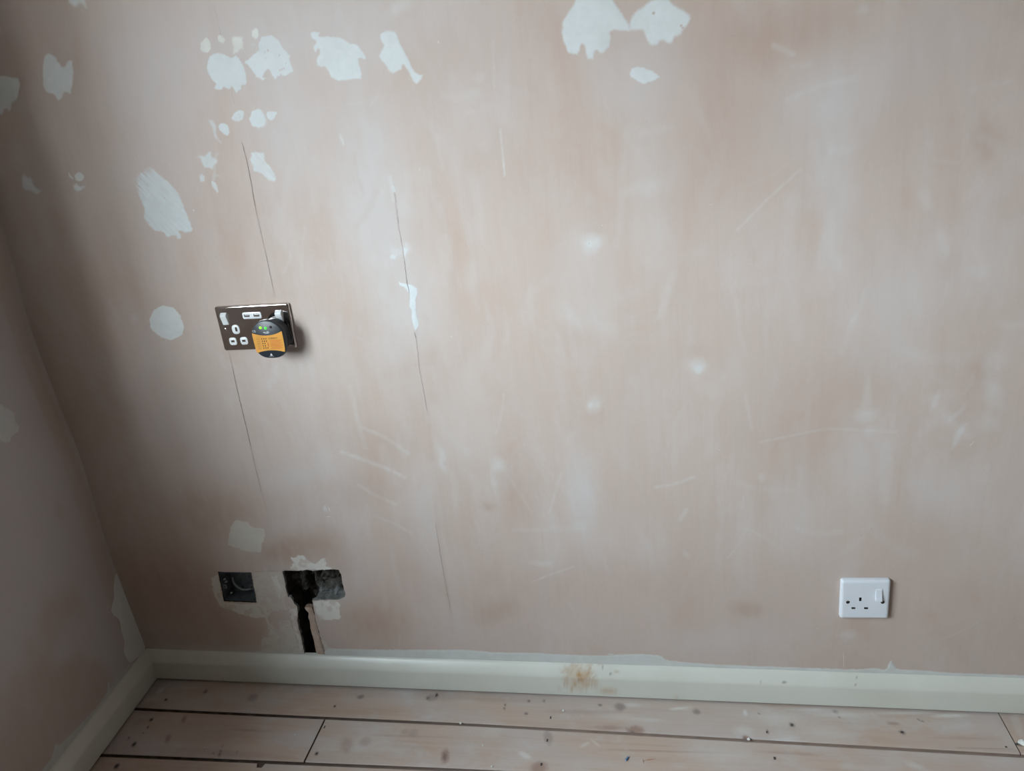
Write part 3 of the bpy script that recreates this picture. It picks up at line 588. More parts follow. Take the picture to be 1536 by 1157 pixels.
tag(ribbon('wall_chips', nw, M_CHIP, WB), kind='stuff')

# ------------------------------------------------------------------ rest of the room (behind the camera and beside it)
M_CEIL = simple('ceiling_white', (.62, .61, .59), .9, .2); M_WIN = simple('window_white_paint', (.7, .7, .68), .4, .5); M_REV = M_PLASTER
M_FAR = simple('unpainted_brown_plaster', (.20, .155, .13), .9, .2)
XR, YB, ZC = 4.4, -4.4, 2.4
def quad(name, v, mat, kind='structure', parent=None):
    o = mesh(name, v, [(0, 1, 2, 3)], mat, parent)
    if kind: o['kind'] = kind
    return o
o = quad('ceiling', [(-.3, .1, ZC), (-.3, YB-.1, ZC), (XR+.1, YB-.1, ZC), (XR+.1, .1, ZC)], M_CEIL)
o = quad('wall_right', [(XR, .1, -.02), (XR, YB-.1, -.02), (XR, YB-.1, ZC), (XR, .1, ZC)], M_FAR)
o = quad('wall_front', [(-.3, YB, -.02), (XR+.1, YB, -.02), (XR+.1, YB, ZC), (-.3, YB, ZC)], M_FAR)
o = quad('backing_light_block', [(-.3, .095, -.02), (XR+.1, .095, -.02), (XR+.1, .095, ZC), (-.3, .095, ZC)], M_STONE, None, WB)  # added unseen sheet, stops sky light leaking in through the wall holes
def onL(s, z, d): return (DL.x*s+NL.x*d, DL.y*s+NL.y*d, z)
a, b, c, d = WIN
rv = [onL(a, c, .003), onL(b, c, .003), onL(b, d, .003), onL(a, d, .003), onL(a, c, -REVEAL), onL(b, c, -REVEAL), onL(b, d, -REVEAL), onL(a, d, -REVEAL)]
win = mesh('window_1', rv, [(0, 1, 5, 4), (1, 2, 6, 5), (2, 3, 7, 6), (3, 0, 4, 7)], M_WIN); win['kind'] = 'structure'
def boxL(name, s0, s1, z0, z1, d0, d1, mat, parent):
    v = [onL(s, z, dd_) for dd_ in (d0, d1) for z in (z0, z1) for s in (s0, s1)]
    return fixn(mesh(name, v, [(0, 1, 3, 2), (4, 5, 7, 6), (0, 1, 5, 4), (2, 3, 7, 6), (0, 2, 6, 4), (1, 3, 7, 5)], mat, parent))
fr = [(a, a+.05, c, d), (b-.05, b, c, d), (a+.05, b-.05, c, c+.05), (a+.05, b-.05, d-.05, d), ((a+b)/2-.02, (a+b)/2+.02, c+.05, d-.05)]
for r in fr: boxL('window_frame', *r, -REVEAL+.01, -REVEAL+.06, M_WIN, win)
boxL('window_sill', a-.03, b+.03, c-.025, c, -REVEAL, .02, M_WIN, win)
n = N('window_glass'); gl = n.n('ShaderNodeBsdfTransparent'); n.l(gl.outputs[0], n.out.inputs[0])
gg = n.n('ShaderNodeBsdfGlossy'); gg.inputs['Roughness'].default_value = .02; mm = n.n('ShaderNodeMixShader'); mm.inputs[0].default_value = .05
n.l(gl.outputs[0], mm.inputs[1]); n.l(gg.outputs[0], mm.inputs[2]); n.l(mm.outputs[0], n.out.inputs[0])
for s0, s1 in ((a+.05, (a+b)/2-.02), ((a+b)/2+.02, b-.05)):
    mesh('window_pane', [onL(s0, c+.05, -REVEAL+.03), onL(s1, c+.05, -REVEAL+.03), onL(s1, d-.05, -REVEAL+.03), onL(s0, d-.05, -REVEAL+.03)], [(0, 1, 2, 3)], n.m, win)

# ------------------------------------------------------------------ floor: one object per board
def groove(name, a, b):
    n = N(name); sx_ = n.n('ShaderNodeSeparateXYZ'); n.l(n.pos(), sx_.inputs[0]); f = n.noise(40)
    c = n.mix(n.ramp(sx_.outputs['X'], .35, 1.0), a, b); c = n.mix(n.ramp(f, .4, .7, 0, .5), c, tuple(x*.7 for x in b)); return n.fin(c, .95, None, .1)  # dust brown to the right; darker left paints in the shade of the gap
M_EDGE = groove('board_edge_dirt_shade', (.07, .05, .04), (.30, .22, .18)); M_SUB = groove('board_gap_dust_shade', (.08, .055, .045), (.33, .25, .21))
flo = quad('floor', [(-.3, .1, -.0065), (XR+.1, .1, -.0065), (XR+.1, YB-.1, -.0065), (-.3, YB-.1, -.0065)], M_SUB)
def wood():
    n = N('limewashed_floorboard'); ob = n.n('ShaderNodeObjectInfo')
    tcn = n.n('ShaderNodeTexCoord'); vm = n.n('ShaderNodeVectorMath', operation='ADD'); cx_ = n.n('ShaderNodeCombineXYZ')
    mu = n.n('ShaderNodeMath', operation='MULTIPLY'); mu.inputs[1].default_value = 13.0; n.l(ob.outputs['Random'], mu.inputs[0]); n.l(mu.outputs[0], cx_.inputs[0]); n.l(mu.outputs[0], cx_.inputs[2])
    n.l(tcn.outputs['Object'], vm.inputs[0]); n.l(cx_.outputs[0], vm.inputs[1])
    def nz(scale, sc, detail=5, rough=.6, dist=.3):
        m = n.n('ShaderNodeMapping'); m.inputs['Scale'].default_value = sc; n.l(vm.outputs[0], m.inputs[0])
        q = n.n('ShaderNodeTexNoise'); q.inputs['Scale'].default_value = scale; q.inputs['Detail'].default_value = detail; q.inputs['Roughness'].default_value = rough; q.inputs['Distortion'].default_value = dist
        n.l(m.outputs[0], q.inputs['Vector']); return q.outputs['Fac']
    g = nz(55, (.05, 1, 1)); g2 = nz(170, (.03, 1, 1), 3); bl = nz(7, (.5, 1, 1), 4); bl2 = nz(22, (.6, 1, 1), 4)
    c = n.mix(n.ramp(g, .3, .7), (.455, .335, .262), (.495, .395, .33))
    c = n.mix(n.ramp(g2, .5, .8, 0, .35), c, (.34, .235, .185))
    c = n.mix(n.ramp(bl, .38, .68, 0, .75), c, (.485, .435, .42))
    c = n.mix(n.ramp(bl2, .50, .78, 0, .6), c, (.53, .52, .52))
    at = n.n('ShaderNodeSeparateColor'); n.l(n.attr('marks', 'Color'), at.inputs[0])
    c = n.mix(at.outputs[2], c, (.66, .67, .65)); c = n.mix(at.outputs[1], c, (.30, .19, .15)); c = n.mix(at.outputs[0], c, (.085, .075, .075))
    return n.fin(c, n.ramp(bl, .3, .7, .42, .6), n.bump(g2, .2, .0005, n.bump(g, .15, .0008)), .4)
M_WOOD = wood()
MK = []   # ch(0 dark,1 brown,2 white), px, py, rx m, ry m, angle, k
for m_ in [(0, 308, 1038, .0045, .0055, 0, .75), (0, 249, 1050, .003, .004, 0, .9), (0, 379, 1047, .012, .011, 0, .35), (0, 541, 1046, .007, .006, 0, .6), (0, 502, 1060, .002, .004, 0, .7), (0, 655, 1043, .0035, .006, 0, .9), (0, 642, 1048, .002, .006, 0, .8),
           (0, 648, 1047, .013, .01, 0, .3), (0, 930, 1061, .011, .010, 0, .5), (0, 1045, 1068, .007, .007, 0, .5), (2, 948, 1058, .02, .006, 0, .4), (2, 1260, 1072, .06, .008, -3, .35), (2, 1170, 1078, .05, .02, 0, .3), (2, 700, 1052, .03, .008, 0, .25), (0, 1188, 1088, .005, .005, 0, .75), (0, 1253, 1068, .005, .004, 0, .45), (0, 1353, 1099, .005, .005, 0, .75), (0, 789, 1071, .003, .003, 0, .8),
           (0, 793, 1052, .0025, .003, 0, .8), (0, 816, 1052, .003, .004, 0, .55), (0, 758, 1058, .0022, .003, 0, .8), (0, 756, 1063, .002, .003, 0, .8), (0, 900, 1058, .004, .003, 0, .8), (0, 227, 1080, .0035, .005, 0, 1), (0, 222, 1091, .0022, .003, 0, 1), (0, 214, 1100, .002, .002, 0, .8), (0, 194, 1107, .002, .003, 0, 1),
           (0, 201, 1117, .0045, .0065, 0, 1), (1, 276, 1079, .005, .011, -20, .8), (1, 252, 1108, .005, .012, -20, .7), (0, 175, 1150, .005, .007, -10, 1), (0, 475, 1131, .004, .005, 0, .7), (1, 668, 1135, .008, .016, -12, .85), (0, 667, 1136, .003, .01, -12, .5),
           (0, 822, 1106, .008, .02, -15, .28), (1, 808, 1152, .016, .014, -20, .75), (1, 953, 1096, .016, .011, 10, .8), (0, 948, 1099, .006, .004, 0, .5), (1, 1119, 1108, .006, .007, 0, .9), (0, 1118, 1110, .004, .005, 0, .8), (0, 1528, 1117, .005, .004, 0, .8), (0, 1383, 1082, .002, .002, 0, .8), (0, 1378, 1080, .0015, .002, 0, .7),
           (0, 1138, 1071, .002, .002, 0, .7), (0, 1151, 1098, .0022, .004, 0, .8), (0, 1260, 1077, .002, .002, 0, .7), (0, 333, 1120, .0015, .003, 0, .8), (0, 331, 1127, .002, .003, 0, .9), (0, 320, 1130, .0015, .002, 0, .7), (0, 329, 1132, .0015, .002, 0, .7), (0, 331, 1150, .0, .0, 0, 0), (1, 330, 1131, .003, .008, -20, .7), (0, 338, 1120, .0015, .0015, 0, .7), (0, 375, 1096, .05, .003, 0, .25), (0, 356, 1129, .0015, .002, 0, .7),
           (2, 241, 1036, .007, .012, 20, .55), (2, 228, 1048, .02, .01, 0, .3), (2, 280, 1032, .03, .006, 0, .3), (2, 1020, 1063, .022, .004, -10, .75), (2, 1425, 1074, .035, .005, -6, .7), (2, 1220, 1065, .05, .005, -4, .35), (2, 1360, 1070, .06, .0035, -4, .5), (2, 1118, 1070, .004, .008, 0, .6), (2, 1115, 1097, .02, .014, 0, .4), (2, 878, 1117, .010, .0035, -38, .4), (2, 893, 1115, .011, .003, 40, .3), (2, 970, 1080, .035, .006, 0, .3),
           (2, 930, 1075, .04, .01, 0, .25), (2, 1240, 1100, .05, .02, 0, .3), (2, 1180, 1110, .03, .02, 0, .3), (2, 787, 1133, .014, .006, 30, .45), (2, 450, 1065, .02, .006, 0, .2), (2, 735, 1095, .03, .02, 0, .2), (2, 540, 1120, .09, .04, 0, .25), (2, 1375, 1150, .02, .008, 30, .4), (2, 1080, 1130, .07, .03, 0, .22), (2, 1525, 1085, .008, .03, 10, .3),
           (1, 880, 1068, .08, .006, -2, .35), (1, 915, 1092, .035, .006, -2, .6), (1, 520, 1118, .012, .02, -20, .45), (1, 548, 1113, .012, .012, 0, .4), (1, 620, 1105, .09, .003, -2, .35), (1, 980, 1127, .13, .003, -2, .4), (1, 1340, 1086, .012, .004, 0, .6), (1, 1525, 1085, .03, .03, 0, .25), (1, 720, 1050, .12, .012, 0, .25), (1, 340, 1098, .15, .02, 0, .15), (1, 330, 1130, .12, .012, 0, .4), (1, 1180, 1130, .06, .004, 0, .3), (1, 1450, 1108, .06, .004, -2, .3), (0, 620, 1100, .01, .01, 0, .2), (0, 607, 1098, .008, .006, 0, .2),
           (2, 1400, 1045, 0, 0, 0, 0)]:
    if m_[3] > 0: MK.append(m_)
def marks(x, y):
    out = np.zeros((len(x), 3))
    for ch, px_, py_, rx, ry, a, k in MK:
        p = onfloor(px_, py_); r = math.radians(a); dx = x-p.x; dy = y-p.y
        u = (dx*math.cos(r)-dy*math.sin(r))/rx; v = (dx*math.sin(r)+dy*math.cos(r))/ry; d = np.hypot(u, v); m = d < 1.6
        val = k*(1-sm(.55 if rx < .02 else .1, 1.45, d[m]+.5*(fbm(x[m]*260, y[m]*260, 400, 2)-.5))); out[m, ch] = 1-(1-out[m, ch])*(1-np.clip(val, 0, 1))
    # darker along both skirtings, fading out into the boards
    g = (1-sm(.02, .05, -y))*.3*fbm(x*30, y*30, 410); out[:, 0] = 1-(1-out[:, 0])*(1-g*sm(1.2, .6, x))
    g2 = (1-sm(.04, .12, x))*.35*fbm(x*30, y*30, 420); out[:, 0] = 1-(1-out[:, 0])*(1-g2)
    return out
JX = [-.1, .0, .8, 1.1, 1.3, 1.8, 2.2, 4]; J1 = [-.1065]*2+[-.1045, -.1072, -.1095, -.1145, -.118, -.12]
K2 = [-.2335, -.2325, -.2155, -.212, -.212, -.2135, -.216, -.22]
def jline(r, x):
    if r == 0: return np.full_like(x, .012)
    if r == 1: return np.interp(x, JX, J1)
    if r == 2: return np.interp(x, JX, K2)
    return -.225-.119*(r-2)+0*x+(np.interp(x, JX, K2)+.225)*max(0, 1-(r-2)/4)
def board(x0, x1, r, g0=.0078, fine=True, notch=None):
    """one floorboard: top surface, rounded arris and sides"""
    st = .0035 if fine else .25
    L = max(2, int((x1-x0)/st)+1) if x0 < 1.95 else 12
    bx = np.linspace(x0, x1, L) if not fine else np.unique(np.concatenate([np.arange(x0, min(x1, 1.95), st), np.linspace(min(x1, 1.95), x1, 8) if x1 > 1.95 else [x1]]))
    ya = jline(r, bx)-(g0/2 if r else 0); yb = jline(r+1, bx)+g0/2
    m = max(3, int(.12/st)) if fine else 2
    rows = []; prof = [(-.0, -.018), (-.0, -.0016), (.0008, -.0003)]
    ts = np.linspace(0, 1, m)
    for k, (ins, zz_) in enumerate(prof): rows.append((ya-ins, zz_))
    for t in ts: rows.append((ya-.0014+(yb+.0014-(ya-.0014))*t, 0))
    for (ins, zz_) in reversed(prof): rows.append((yb+ins, zz_))
    V = []; 
    for yy, zz_ in rows:
        cup = .0005*(fbm(bx*3, yy*20, 430)-.5)
        if notch is not None and zz_ > -.01 and abs(zz_) < .002:
            yy = np.where((np.abs(bx-notch[0]) < .007) & (yy > notch[1]-.007), np.minimum(yy, notch[1]-.006), yy)
        V.append(np.stack([bx, yy, np.full(len(bx), zz_)+cup], 1))
    V = np.concatenate(V); n = len(bx)
    f = [(j*n+i, (j+1)*n+i, (j+1)*n+i+1, j*n+i+1) for j in range(len(rows)-1) for i in range(n-1)]
    mi = [0 if 1 <= j < len(rows)-2 else 1 for j in range(len(rows)-1) for i in range(n-1)]+[1, 1]
    f += [tuple(j*n for j in range(len(rows)))[::-1], tuple(j*n+n-1 for j in range(len(rows)))]
    o = mesh('floorboard', V, f, [M_WOOD, M_EDGE], flo, False, mi); cattr(o, 'marks', marks(V[:, 0], V[:, 1])); return o
XL = -.03
b1 = board(XL, 1.7985, 0); b1b = board(1.8005, XR, 0)
b2 = board(XL, .4665, 1); b2b = board(.4700, XR, 1)
_n = onfloor(388, 1152); b3 = board(XL, XR, 2, notch=(_n.x, _n.y+.006))
for r in range(3, 36):
    cut = random.uniform(1.2, 2.6); board(XL, cut, r, fine=False); board(cut+.003, XR, r, fine=False)
# cut nails
M_NAIL = simple('rusty_cut_nail', (.075, .065, .06), .6, .5, .3)
def nail(px_, py_, wx, wy, par):
    p = onfloor(px_, py_); v = [(p.x+a*wx/2, p.y+b*wy/2, z) for z in (-.004, .0007) for a, b in ((-1, -1), (1, -1), (1, 1), (-1, 1))]
    fixn(mesh('nail', v, [(0, 1, 2, 3), (4, 5, 6, 7), (0, 1, 5, 4), (1, 2, 6, 5), (2, 3, 7, 6), (3, 0, 4, 7)], M_NAIL, par))
for a_ in [(826, 1077, .0028, .006, b1), (502, 1060, .0022, .005, b1), (655, 1043, .003, .006, b1), (1188, 1088, .004, .004, b1), (1353, 1099, .004, .004, b1), (1150, 1099, .002, .004, b1), (821, 1111, .0028, .006, b2b), (812, 1147, .003, .006, b2b), (1162, 1138, .004, .006, b2b),
           (487, 1091, .002, .006, b2b), (475, 1131, .004, .004, b2b), (201, 1117, .004, .006, b2), (227, 1080, .004, .005, b2), (249, 1050, .003, .004, b1), (1525, 1117, .004, .004, b1b), (175, 1150, .004, .006, b3), (1509, 1121, .003, .003, b1)]: nail(*a_)
# splits in the boards
ribbon('crack', [([(1432, 1122.5), (1480, 1123.5), (1520, 1124.5)], .7)], M_CRACK, b1, 'floor')
ribbon('crack', [([(745, 1104), (806, 1109)], .5), ([(720, 1139), (790, 1141)], .4), ([(460, 1142), (472, 1120)], .5)], M_CRACKS, b2b, 'floor')

# ------------------------------------------------------------------ skirting boards
def skirt_mat():
    n = N('cream_gloss_paint'); f = n.noise(9, detail=5); c = n.mix(n.ramp(f, .3, .7), (.582, .575, .512), (.622, .616, .56))
    f2 = n.noise(70, (1, 1, 1), detail=4); c = n.mix(n.ramp(f2, .62, .8, 0, .12), c, (.52, .52, .47))
    at = n.n('ShaderNodeSeparateColor'); n.l(n.attr('stain', 'Color'), at.inputs[0])
    c = n.mix(at.outputs[0], c, (.42, .24, .10)); c = n.mix(at.outputs[1], c, (.13, .10, .08))
    return n.fin(c, n.ramp(f2, .3, .7, .32, .36), n.bump(n.noise(14, (1, 1, 3), detail=4), .15, .0015), .5)
M_SK = skirt_mat()
PR = [(.0178, .0048), (.018, .007), (.018, .02), (.018, .034), (.018, .0475), (.0177, .0505), (.0168, .0533), (.0152, .0565), (.0130, .0603), (.0104, .0644), (.0076, .0683), (.0048, .0716), (.002, .0740), (-.004, .0752)]
SB = [(868, 1014, 5, 5, .9), (872, 1020, 4, 4, .8), (877, 1016, 8, 6, .5), (850, 1010, 12, 5, .35), (860, 1006, 10, 3, .35), (884, 1010, 5, 8, .5), (880, 1028, 6, 8, .4), (862, 1026, 3, 9, .6), (858, 1034, 3, 5, .6), (900, 1030, 4, 1.5, .8), (912, 1037, 16, 3, .5), (892, 1024, 8, 10, .3), (870, 1020, 28, 22, .38), (995, 1045, 12, 2, .4), (900, 1003, 7, 4, .4), (850, 1022, 6, 12, .3), (840, 1036, 10, 3, .3), (1015, 1047, 6, 2, .4), (925, 1012, 5, 2, .4), (960, 1043, 6, 2, .4)]
SD = [(916, 1013, 2.5, 1.6, .9), (892, 1016, 1.5, 1.5, .8), (867, 1020, 1.5, 2, .6), (900, 1031, 2, 1.2, .6), (935, 1001, 3, 1, .6), (903, 1008, 1.6, 2, .6), (1141, 1025, 1, 1.2, .8), (1177, 1025.5, 3, 1, .7), (1283, 1030, 1.6, 1.4, .8), (1286, 1022, 1.2, 1, .6), (655, 1014, 1, 1, .4), (540, 1005, 1.3, 1, .5), (960, 1001.5, 9, .8, .5), (1409, 1067, 3, 1.2, .7), (829, 1044, 2, 1, .6), (334, 1021, 1, 1.5, .8), (1032, 1043, 1.2, 1, .5)]
def skirting(name, s0, s1, fn, mats, stain=False, s_fine=None):
    s = np.concatenate([np.arange(s0, min(s1, 1.95), .003), np.linspace(min(s1, 1.95), s1, 10)]) if s1 > 1.95 else np.arange(s0, s1+.003, .003)
    n = len(s); V = []; 
    for t, z in PR: V.append(np.array([fn(a_, t, z) for a_ in s]))
    V = np.concatenate(V); f = [(j*n+i, j*n+i+1, (j+1)*n+i+1, (j+1)*n+i) for j in range(len(PR)-1) for i in range(n-1)]
    o = mesh(name, V, f, mats, None, True); fixn(o)
    st = np.zeros((len(V), 3))
    if stain:
        for lst, ch in ((SB, 0), (SD, 1)):
            for px_, py_, rx, ry, k in lst:
                p = onwall(px_, py_, -.0178); dx = (V[:, 0]-p.x)/(rx*DPP); dz = (V[:, 2]-p.z)/(ry*DPP*1.15); d = np.hypot(dx, dz)
                val = k*(1-sm(.3, 1.3, d+.9*(fbm(V[:, 0]*350, V[:, 2]*350, 500, 3)-.5))); st[:, ch] = 1-(1-st[:, ch])*(1-np.clip(val, 0, 1))
    cattr(o, 'stain', st); o['kind'] = 'structure'; return o
PR2 = PR[:]
# mitred in the corner: the two boards meet on the line where both have the same stand-off
skirting('baseboard_back', .0, XR, lambda a_, t, z: (max(a_, (t-math.sin(PHI)*t)/math.cos(PHI)), -t, z), M_SK, True)
def leftfn(a_, t, z):
    k = (t-math.sin(PHI)*t)/math.cos(PHI); q = Vector((k, -t, 0)).dot(DL); a2 = max(a_, q)
    return (DL.x*a2+NL.x*t, DL.y*a2+NL.y*t, z)
skirting('baseboard_left', .0, 4.3, leftfn, M_SK)
for nm, v in (('baseboard_right', [(XR-.018, 0, 0), (XR-.018, YB, 0), (XR-.018, YB, .075), (XR-.018, 0, .075)]), ('baseboard_front', [(0, YB+.018, 0), (XR, YB+.018, 0), (XR, YB+.018, .075), (0, YB+.018, .075)])): 
    o = quad(nm, v, M_SK)
    cattr(o, 'stain', np.zeros((4, 3)))

# ------------------------------------------------------------------ small parts kit
def rr(w, h, r, n=6, cx=0, cz=0):
    P = []
    for qx, qz, a0 in ((1, 1, 0), (-1, 1, 90), (-1, -1, 180), (1, -1, 270)):
        for k in range(n+1):
            a = math.radians(a0+90*k/n); P.append((cx+qx*(w/2-r)+r*math.cos(a), cz+qz*(h/2-r)+r*math.sin(a)))
    return P
def circ(r, n=20, cx=0, cz=0): return [(cx+r*math.cos(2*math.pi*k/n), cz+r*math.sin(2*math.pi*k/n)) for k in range(n)]
def loft(name, rings, mat, parent, smooth=True, cap0=True, cap1=True, label=None):
    """rings: list of (outline, y)"""
    n = len(rings[0][0]); V = [(p[0], y, p[1]) for ol, y in rings for p in ol]
    f = [(r*n+k, r*n+(k+1) % n, (r+1)*n+(k+1) % n, (r+1)*n+k) for r in range(len(rings)-1) for k in range(n)]
    if cap0: f.append(tuple(range(n)))
    if cap1: f.append(tuple((len(rings)-1)*n+k for k in range(n)))
    o = mesh(name, V, f, mat, parent); fixn(o)
    if smooth:
        o.data.polygons.foreach_set('use_smooth', [len(p.vertices) == 4 for p in o.data.polygons]); 
        try: o.data.set_sharp_from_angle(angle=math.radians(40))
        except Exception: pass
    if label: o['label'] = label
    return o
def holed(name, rings, holes, depth, mats, parent):
    """plate with rim rings, flat front with real holes; holes get walls and a dark floor"""
    n = len(rings[0][0]); V = [(p[0], y, p[1]) for ol, y in rings for p in ol]
    f = [(r*n+k, r*n+(k+1) % n, (r+1)*n+(k+1) % n, (r+1)*n+k) for r in range(len(rings)-1) for k in range(n)]; mi = [0]*len(f)
    base = (len(rings)-1)*n; yf = rings[-1][1]
    pts = [Vector(p) for p in rings[-1][0]]; ed = [(k, (k+1) % n) for k in range(n)]; idx = [base+k for k in range(n)]
    for H in holes:
        s = len(pts); pts += [Vector(p) for p in H]; ed += [(s+k, s+(k+1) % len(H)) for k in range(len(H))]
        for p in H: idx.append(len(V)); V.append((p[0], yf, p[1]))
    v, _, fc, iv, _, _ = delaunay_2d_cdt(pts, ed, [], 1, 1e-7, True)
    mp = [idx[iv[k][0]] for k in range(len(v))]
    for q in fc:
        cx_ = sum(v[i].x for i in q)/len(q); cz_ = sum(v[i].y for i in q)/len(q)
        if any(sdf(np.array([cx_]), np.array([cz_]), H)[0] < 0 for H in holes): continue
        f.append(tuple(mp[i] for i in q)); mi.append(0)
    s = n
    for H in holes:
        m = len(H); b = len(V); V += [(p[0], yf+depth, p[1]) for p in H]
        for k in range(m): f.append((idx[s+k], idx[s+(k+1) % m], b+(k+1) % m, b+k)); mi.append(1)  # walls and floor coloured dark, painting the shade inside the hole
        f.append(tuple(b+k for k in range(m))); mi.append(1); s += m
    o = mesh(name, V, f, mats, parent, False, mi); fixn(o)
    o.data.polygons.foreach_set('use_smooth', [True]*len(o.data.polygons))
    try: o.data.set_sharp_from_angle(angle=math.radians(38))
    except Exception: pass
    return o
mmx = .001
def S_(P, k=mmx): return [(p[0]*k, p[1]*k) for p in P]
M_WP = simple('white_plastic', (.66, .69, .74), .32, .5, 0, .01); M_WP2 = simple('switch_white_plastic', (.74, .77, .78), .3, .5, 0, .01); M_SLOT = simple('slot_shade', (.05, .045, .04), .8, .1)
M_SCR = simple('dull_screw_metal', (.38, .36, .33), .4, .5, .8)
M_CHR = simple('mirror_chrome', (.70, .66, .64), .07, .5, 1, .01); M_BLK = simple('black_plastic', (.020, .026, .034), .36, .5, 0, .05)
M_ORG = simple('orange_label', (.66, .31, .055), .5, .3, 0, .03); M_DRK = simple('black_print', (.02, .015, .015), .6, .2); M_RED = simple('red_print', (.52, .10, .03), .6, .2); M_PRW = simple('white_print', (.62, .64, .66), .6, .2)
M_BRN = simple('brown_print', (.32, .15, .05), .6, .2)
def slotscrew(parent, x, z, y, r=.0024, mat=M_SCR):
    o = loft('screw', [(circ(r, 16, x, z), y+.002), (circ(r, 16, x, z), y), (circ(r*.8, 16, x, z), y-.0004)], mat, parent)
    s = loft('screw_slot', [(rr(r*1.5, r*.35, r*.1, 2, x, z), y-.0003), (rr(r*1.5, r*.35, r*.1, 2, x, z), y-.0006)], M_SLOT, o); return o
def rocker(parent, x, z, w, h, prof, mat, y0, label=None):
    """prof: list of (z offset, protrusion)"""
    V = []; n = len(prof)
    for sx_ in (-1, 1):
        for dz, pr in prof: V.append((x+sx_*w/2, y0-pr, z+dz))
        for dz, pr in prof: V.append((x+sx_*w/2, y0+.002, z+dz))
    f = []
    for i in range(n-1):
        f += [(i, i+1, 2*n+i+1, 2*n+i)]
        for s in (0, 2*n): f.append((s+i, s+i+1, s+n+i+1, s+n+i))
    f += [(0, n, 3*n, 2*n), (n-1, 2*n-1, 4*n-1, 3*n-1)]
    o = fixn(mesh('switch_rocker', V, f, mat, parent))
    bm = bmesh.new(); bm.from_mesh(o.data); bmesh.ops.remove_doubles(bm, verts=bm.verts, dist=1e-6)
    bmesh.ops.bevel(bm, geom=[e_ for e_ in bm.edges if e_.calc_face_angle(0) > .2], offset=.0004, segments=2, affect='EDGES'); bm.to_mesh(o.data); bm.free()
    if label: o['label'] = label
    return o

# ------------------------------------------------------------------ white single socket
so = thing('wall_socket', 'white plastic single switched socket low on the pink wall', 'socket', (1.54511, 0, .25245), -.0196391434)
R = []
for w_, y_, r_ in ((86, 0, 4), (86, -.0045, 4), (85.2, -.0068, 4), (83, -.0085, 4), (79.5, -.0093, 3.6), (76, -.0096, 3.2), (73, -.0096, 3)): R.append((S_(rr(w_, w_ if w_ > 84 else w_-.6, r_)), y_))
H = [S_(rr(4.2, 8, .5, 2, -8.6, 2.0)), S_(rr(7, 4, .5, 2, -19.8, -18)), S_(rr(7, 4, .5, 2, 2.4, -18)), S_(circ(3.4, 18, -30, -4.6)), S_(circ(3.4, 18, 30.6, -4.6))]
holed('faceplate', R, H, .005, [M_WP, M_SLOT], so)
slotscrew(so, -.030, -.0046, -.0066); slotscrew(so, .0306, -.0046, -.0066)
rocker(so, .0229, .0125, .0108, .0242, [(-.0121, .0045), (-.0115, .0062), (-.004, .0035), (.0110, .0012), (.0121, .0004)], M_WP, -.0096)

# ------------------------------------------------------------------ chrome double socket with USB
do = thing('wall_socket', 'mirror chrome double socket with white inserts and USB ports', 'socket', (.45537, 0, .8341), .00271951917)
R = []
for w_, h_, y_, r_ in ((146, 86, 0, 4.5), (146, 86, -.0035, 4.5), (145.4, 85.4, -.0050, 4.3), (143.8, 83.8, -.0062, 4), (141.5, 81.5, -.0068, 3.5), (140, 80, -.0069, 3)): R.append((S_(rr(w_, h_, r_, 6)), y_))
loft('faceplate', R, M_CHR, do)
def insert(name, w, h, r, x, z, holes, proud=.0008, mat=M_WP2):
    O = S_(rr(w, h, r, 4, x, z)); O2 = S_(rr(w-.8, h-.8, r-.3, 4, x, z))
    return holed(name, [(O, -.0065), (O, -.0069-proud*.6), (O2, -.0069-proud)], holes, .006, [mat, M_SLOT], do)
for sgn, cx_ in ((1, -39.3), (1, 38.5)):
    insert('earth_insert', 15, 17.5, 6, cx_, -1.9, [S_(rr(4.4, 8.2, .5, 2, cx_+1.3, -1.5))])
    for dx in (-11.1, 11.1): insert('pin_insert', 14.5, 14.5, 4.2, cx_+dx, -24.6, [S_(rr(6.6, 4.2, .5, 2, cx_+dx, -24.2))])
us = insert('usb_module', 37, 12.5, 3.2, -1.1, 23.4, [S_(rr(11, 5, .5, 2, -11, 23.6)), S_(rr(11, 5, .5, 2, 8, 23.6))])
for cx_ in (-11, 8): loft('usb_tongue', [(S_(rr(9, 1.7, .2, 2, cx_, 24.6)), -.002), (S_(rr(9, 1.7, .2, 2, cx_, 24.6)), -.0070)], M_WP2, us)
for cx_ in (-56, 52.3):
    rocker(do, cx_*mmx, .0195, .0118, .023, [(-.0115, .0012), (-.0105, .0016), (.0055, .0062), (.0075, .0060), (.0115, .0016)], M_WP2, -.0069)
for cx_ in (-60.6, 60): slotscrew(do, cx_*mmx, -.0012, -.0066, .0030, M_CHR)

# ------------------------------------------------------------------ socket tester plugged in
te = thing('socket_tester', 'black socket tester with orange label and green lights plugged into the chrome socket', 'tester', (.45537, 0, .8341), .00271951917)
OT = [(41, 23.6), (35, 23.1), (29, 21.6), (23, 18.6), (17.5, 13.8), (13.2, 8), (10.9, 2), (10.3, -8), (10.4, -18), (11, -28), (12.8, -34.5), (16.5, -40), (22, -44.6), (29, -47.3), (41, -48.2), (53, -47.6), (60, -45), (65.6, -40.4), (69.3, -34.5), (71.3, -28), (72, -18), (72.1, -8), (71.6, 2), (69.3, 8), (64.8, 13.8), (59.2, 18.6), (53, 21.6), (47, 23.1)]
def chaikin(P, k=1):
    for _ in range(k):
        Q = []
        for i in range(len(P)):
            a_, b_ = P[i], P[(i+1) % len(P)]; Q += [(a_[0]*.75+b_[0]*.25, a_[1]*.75+b_[1]*.25), (a_[0]*.25+b_[0]*.75, a_[1]*.25+b_[1]*.75)]
        P = Q
    return P
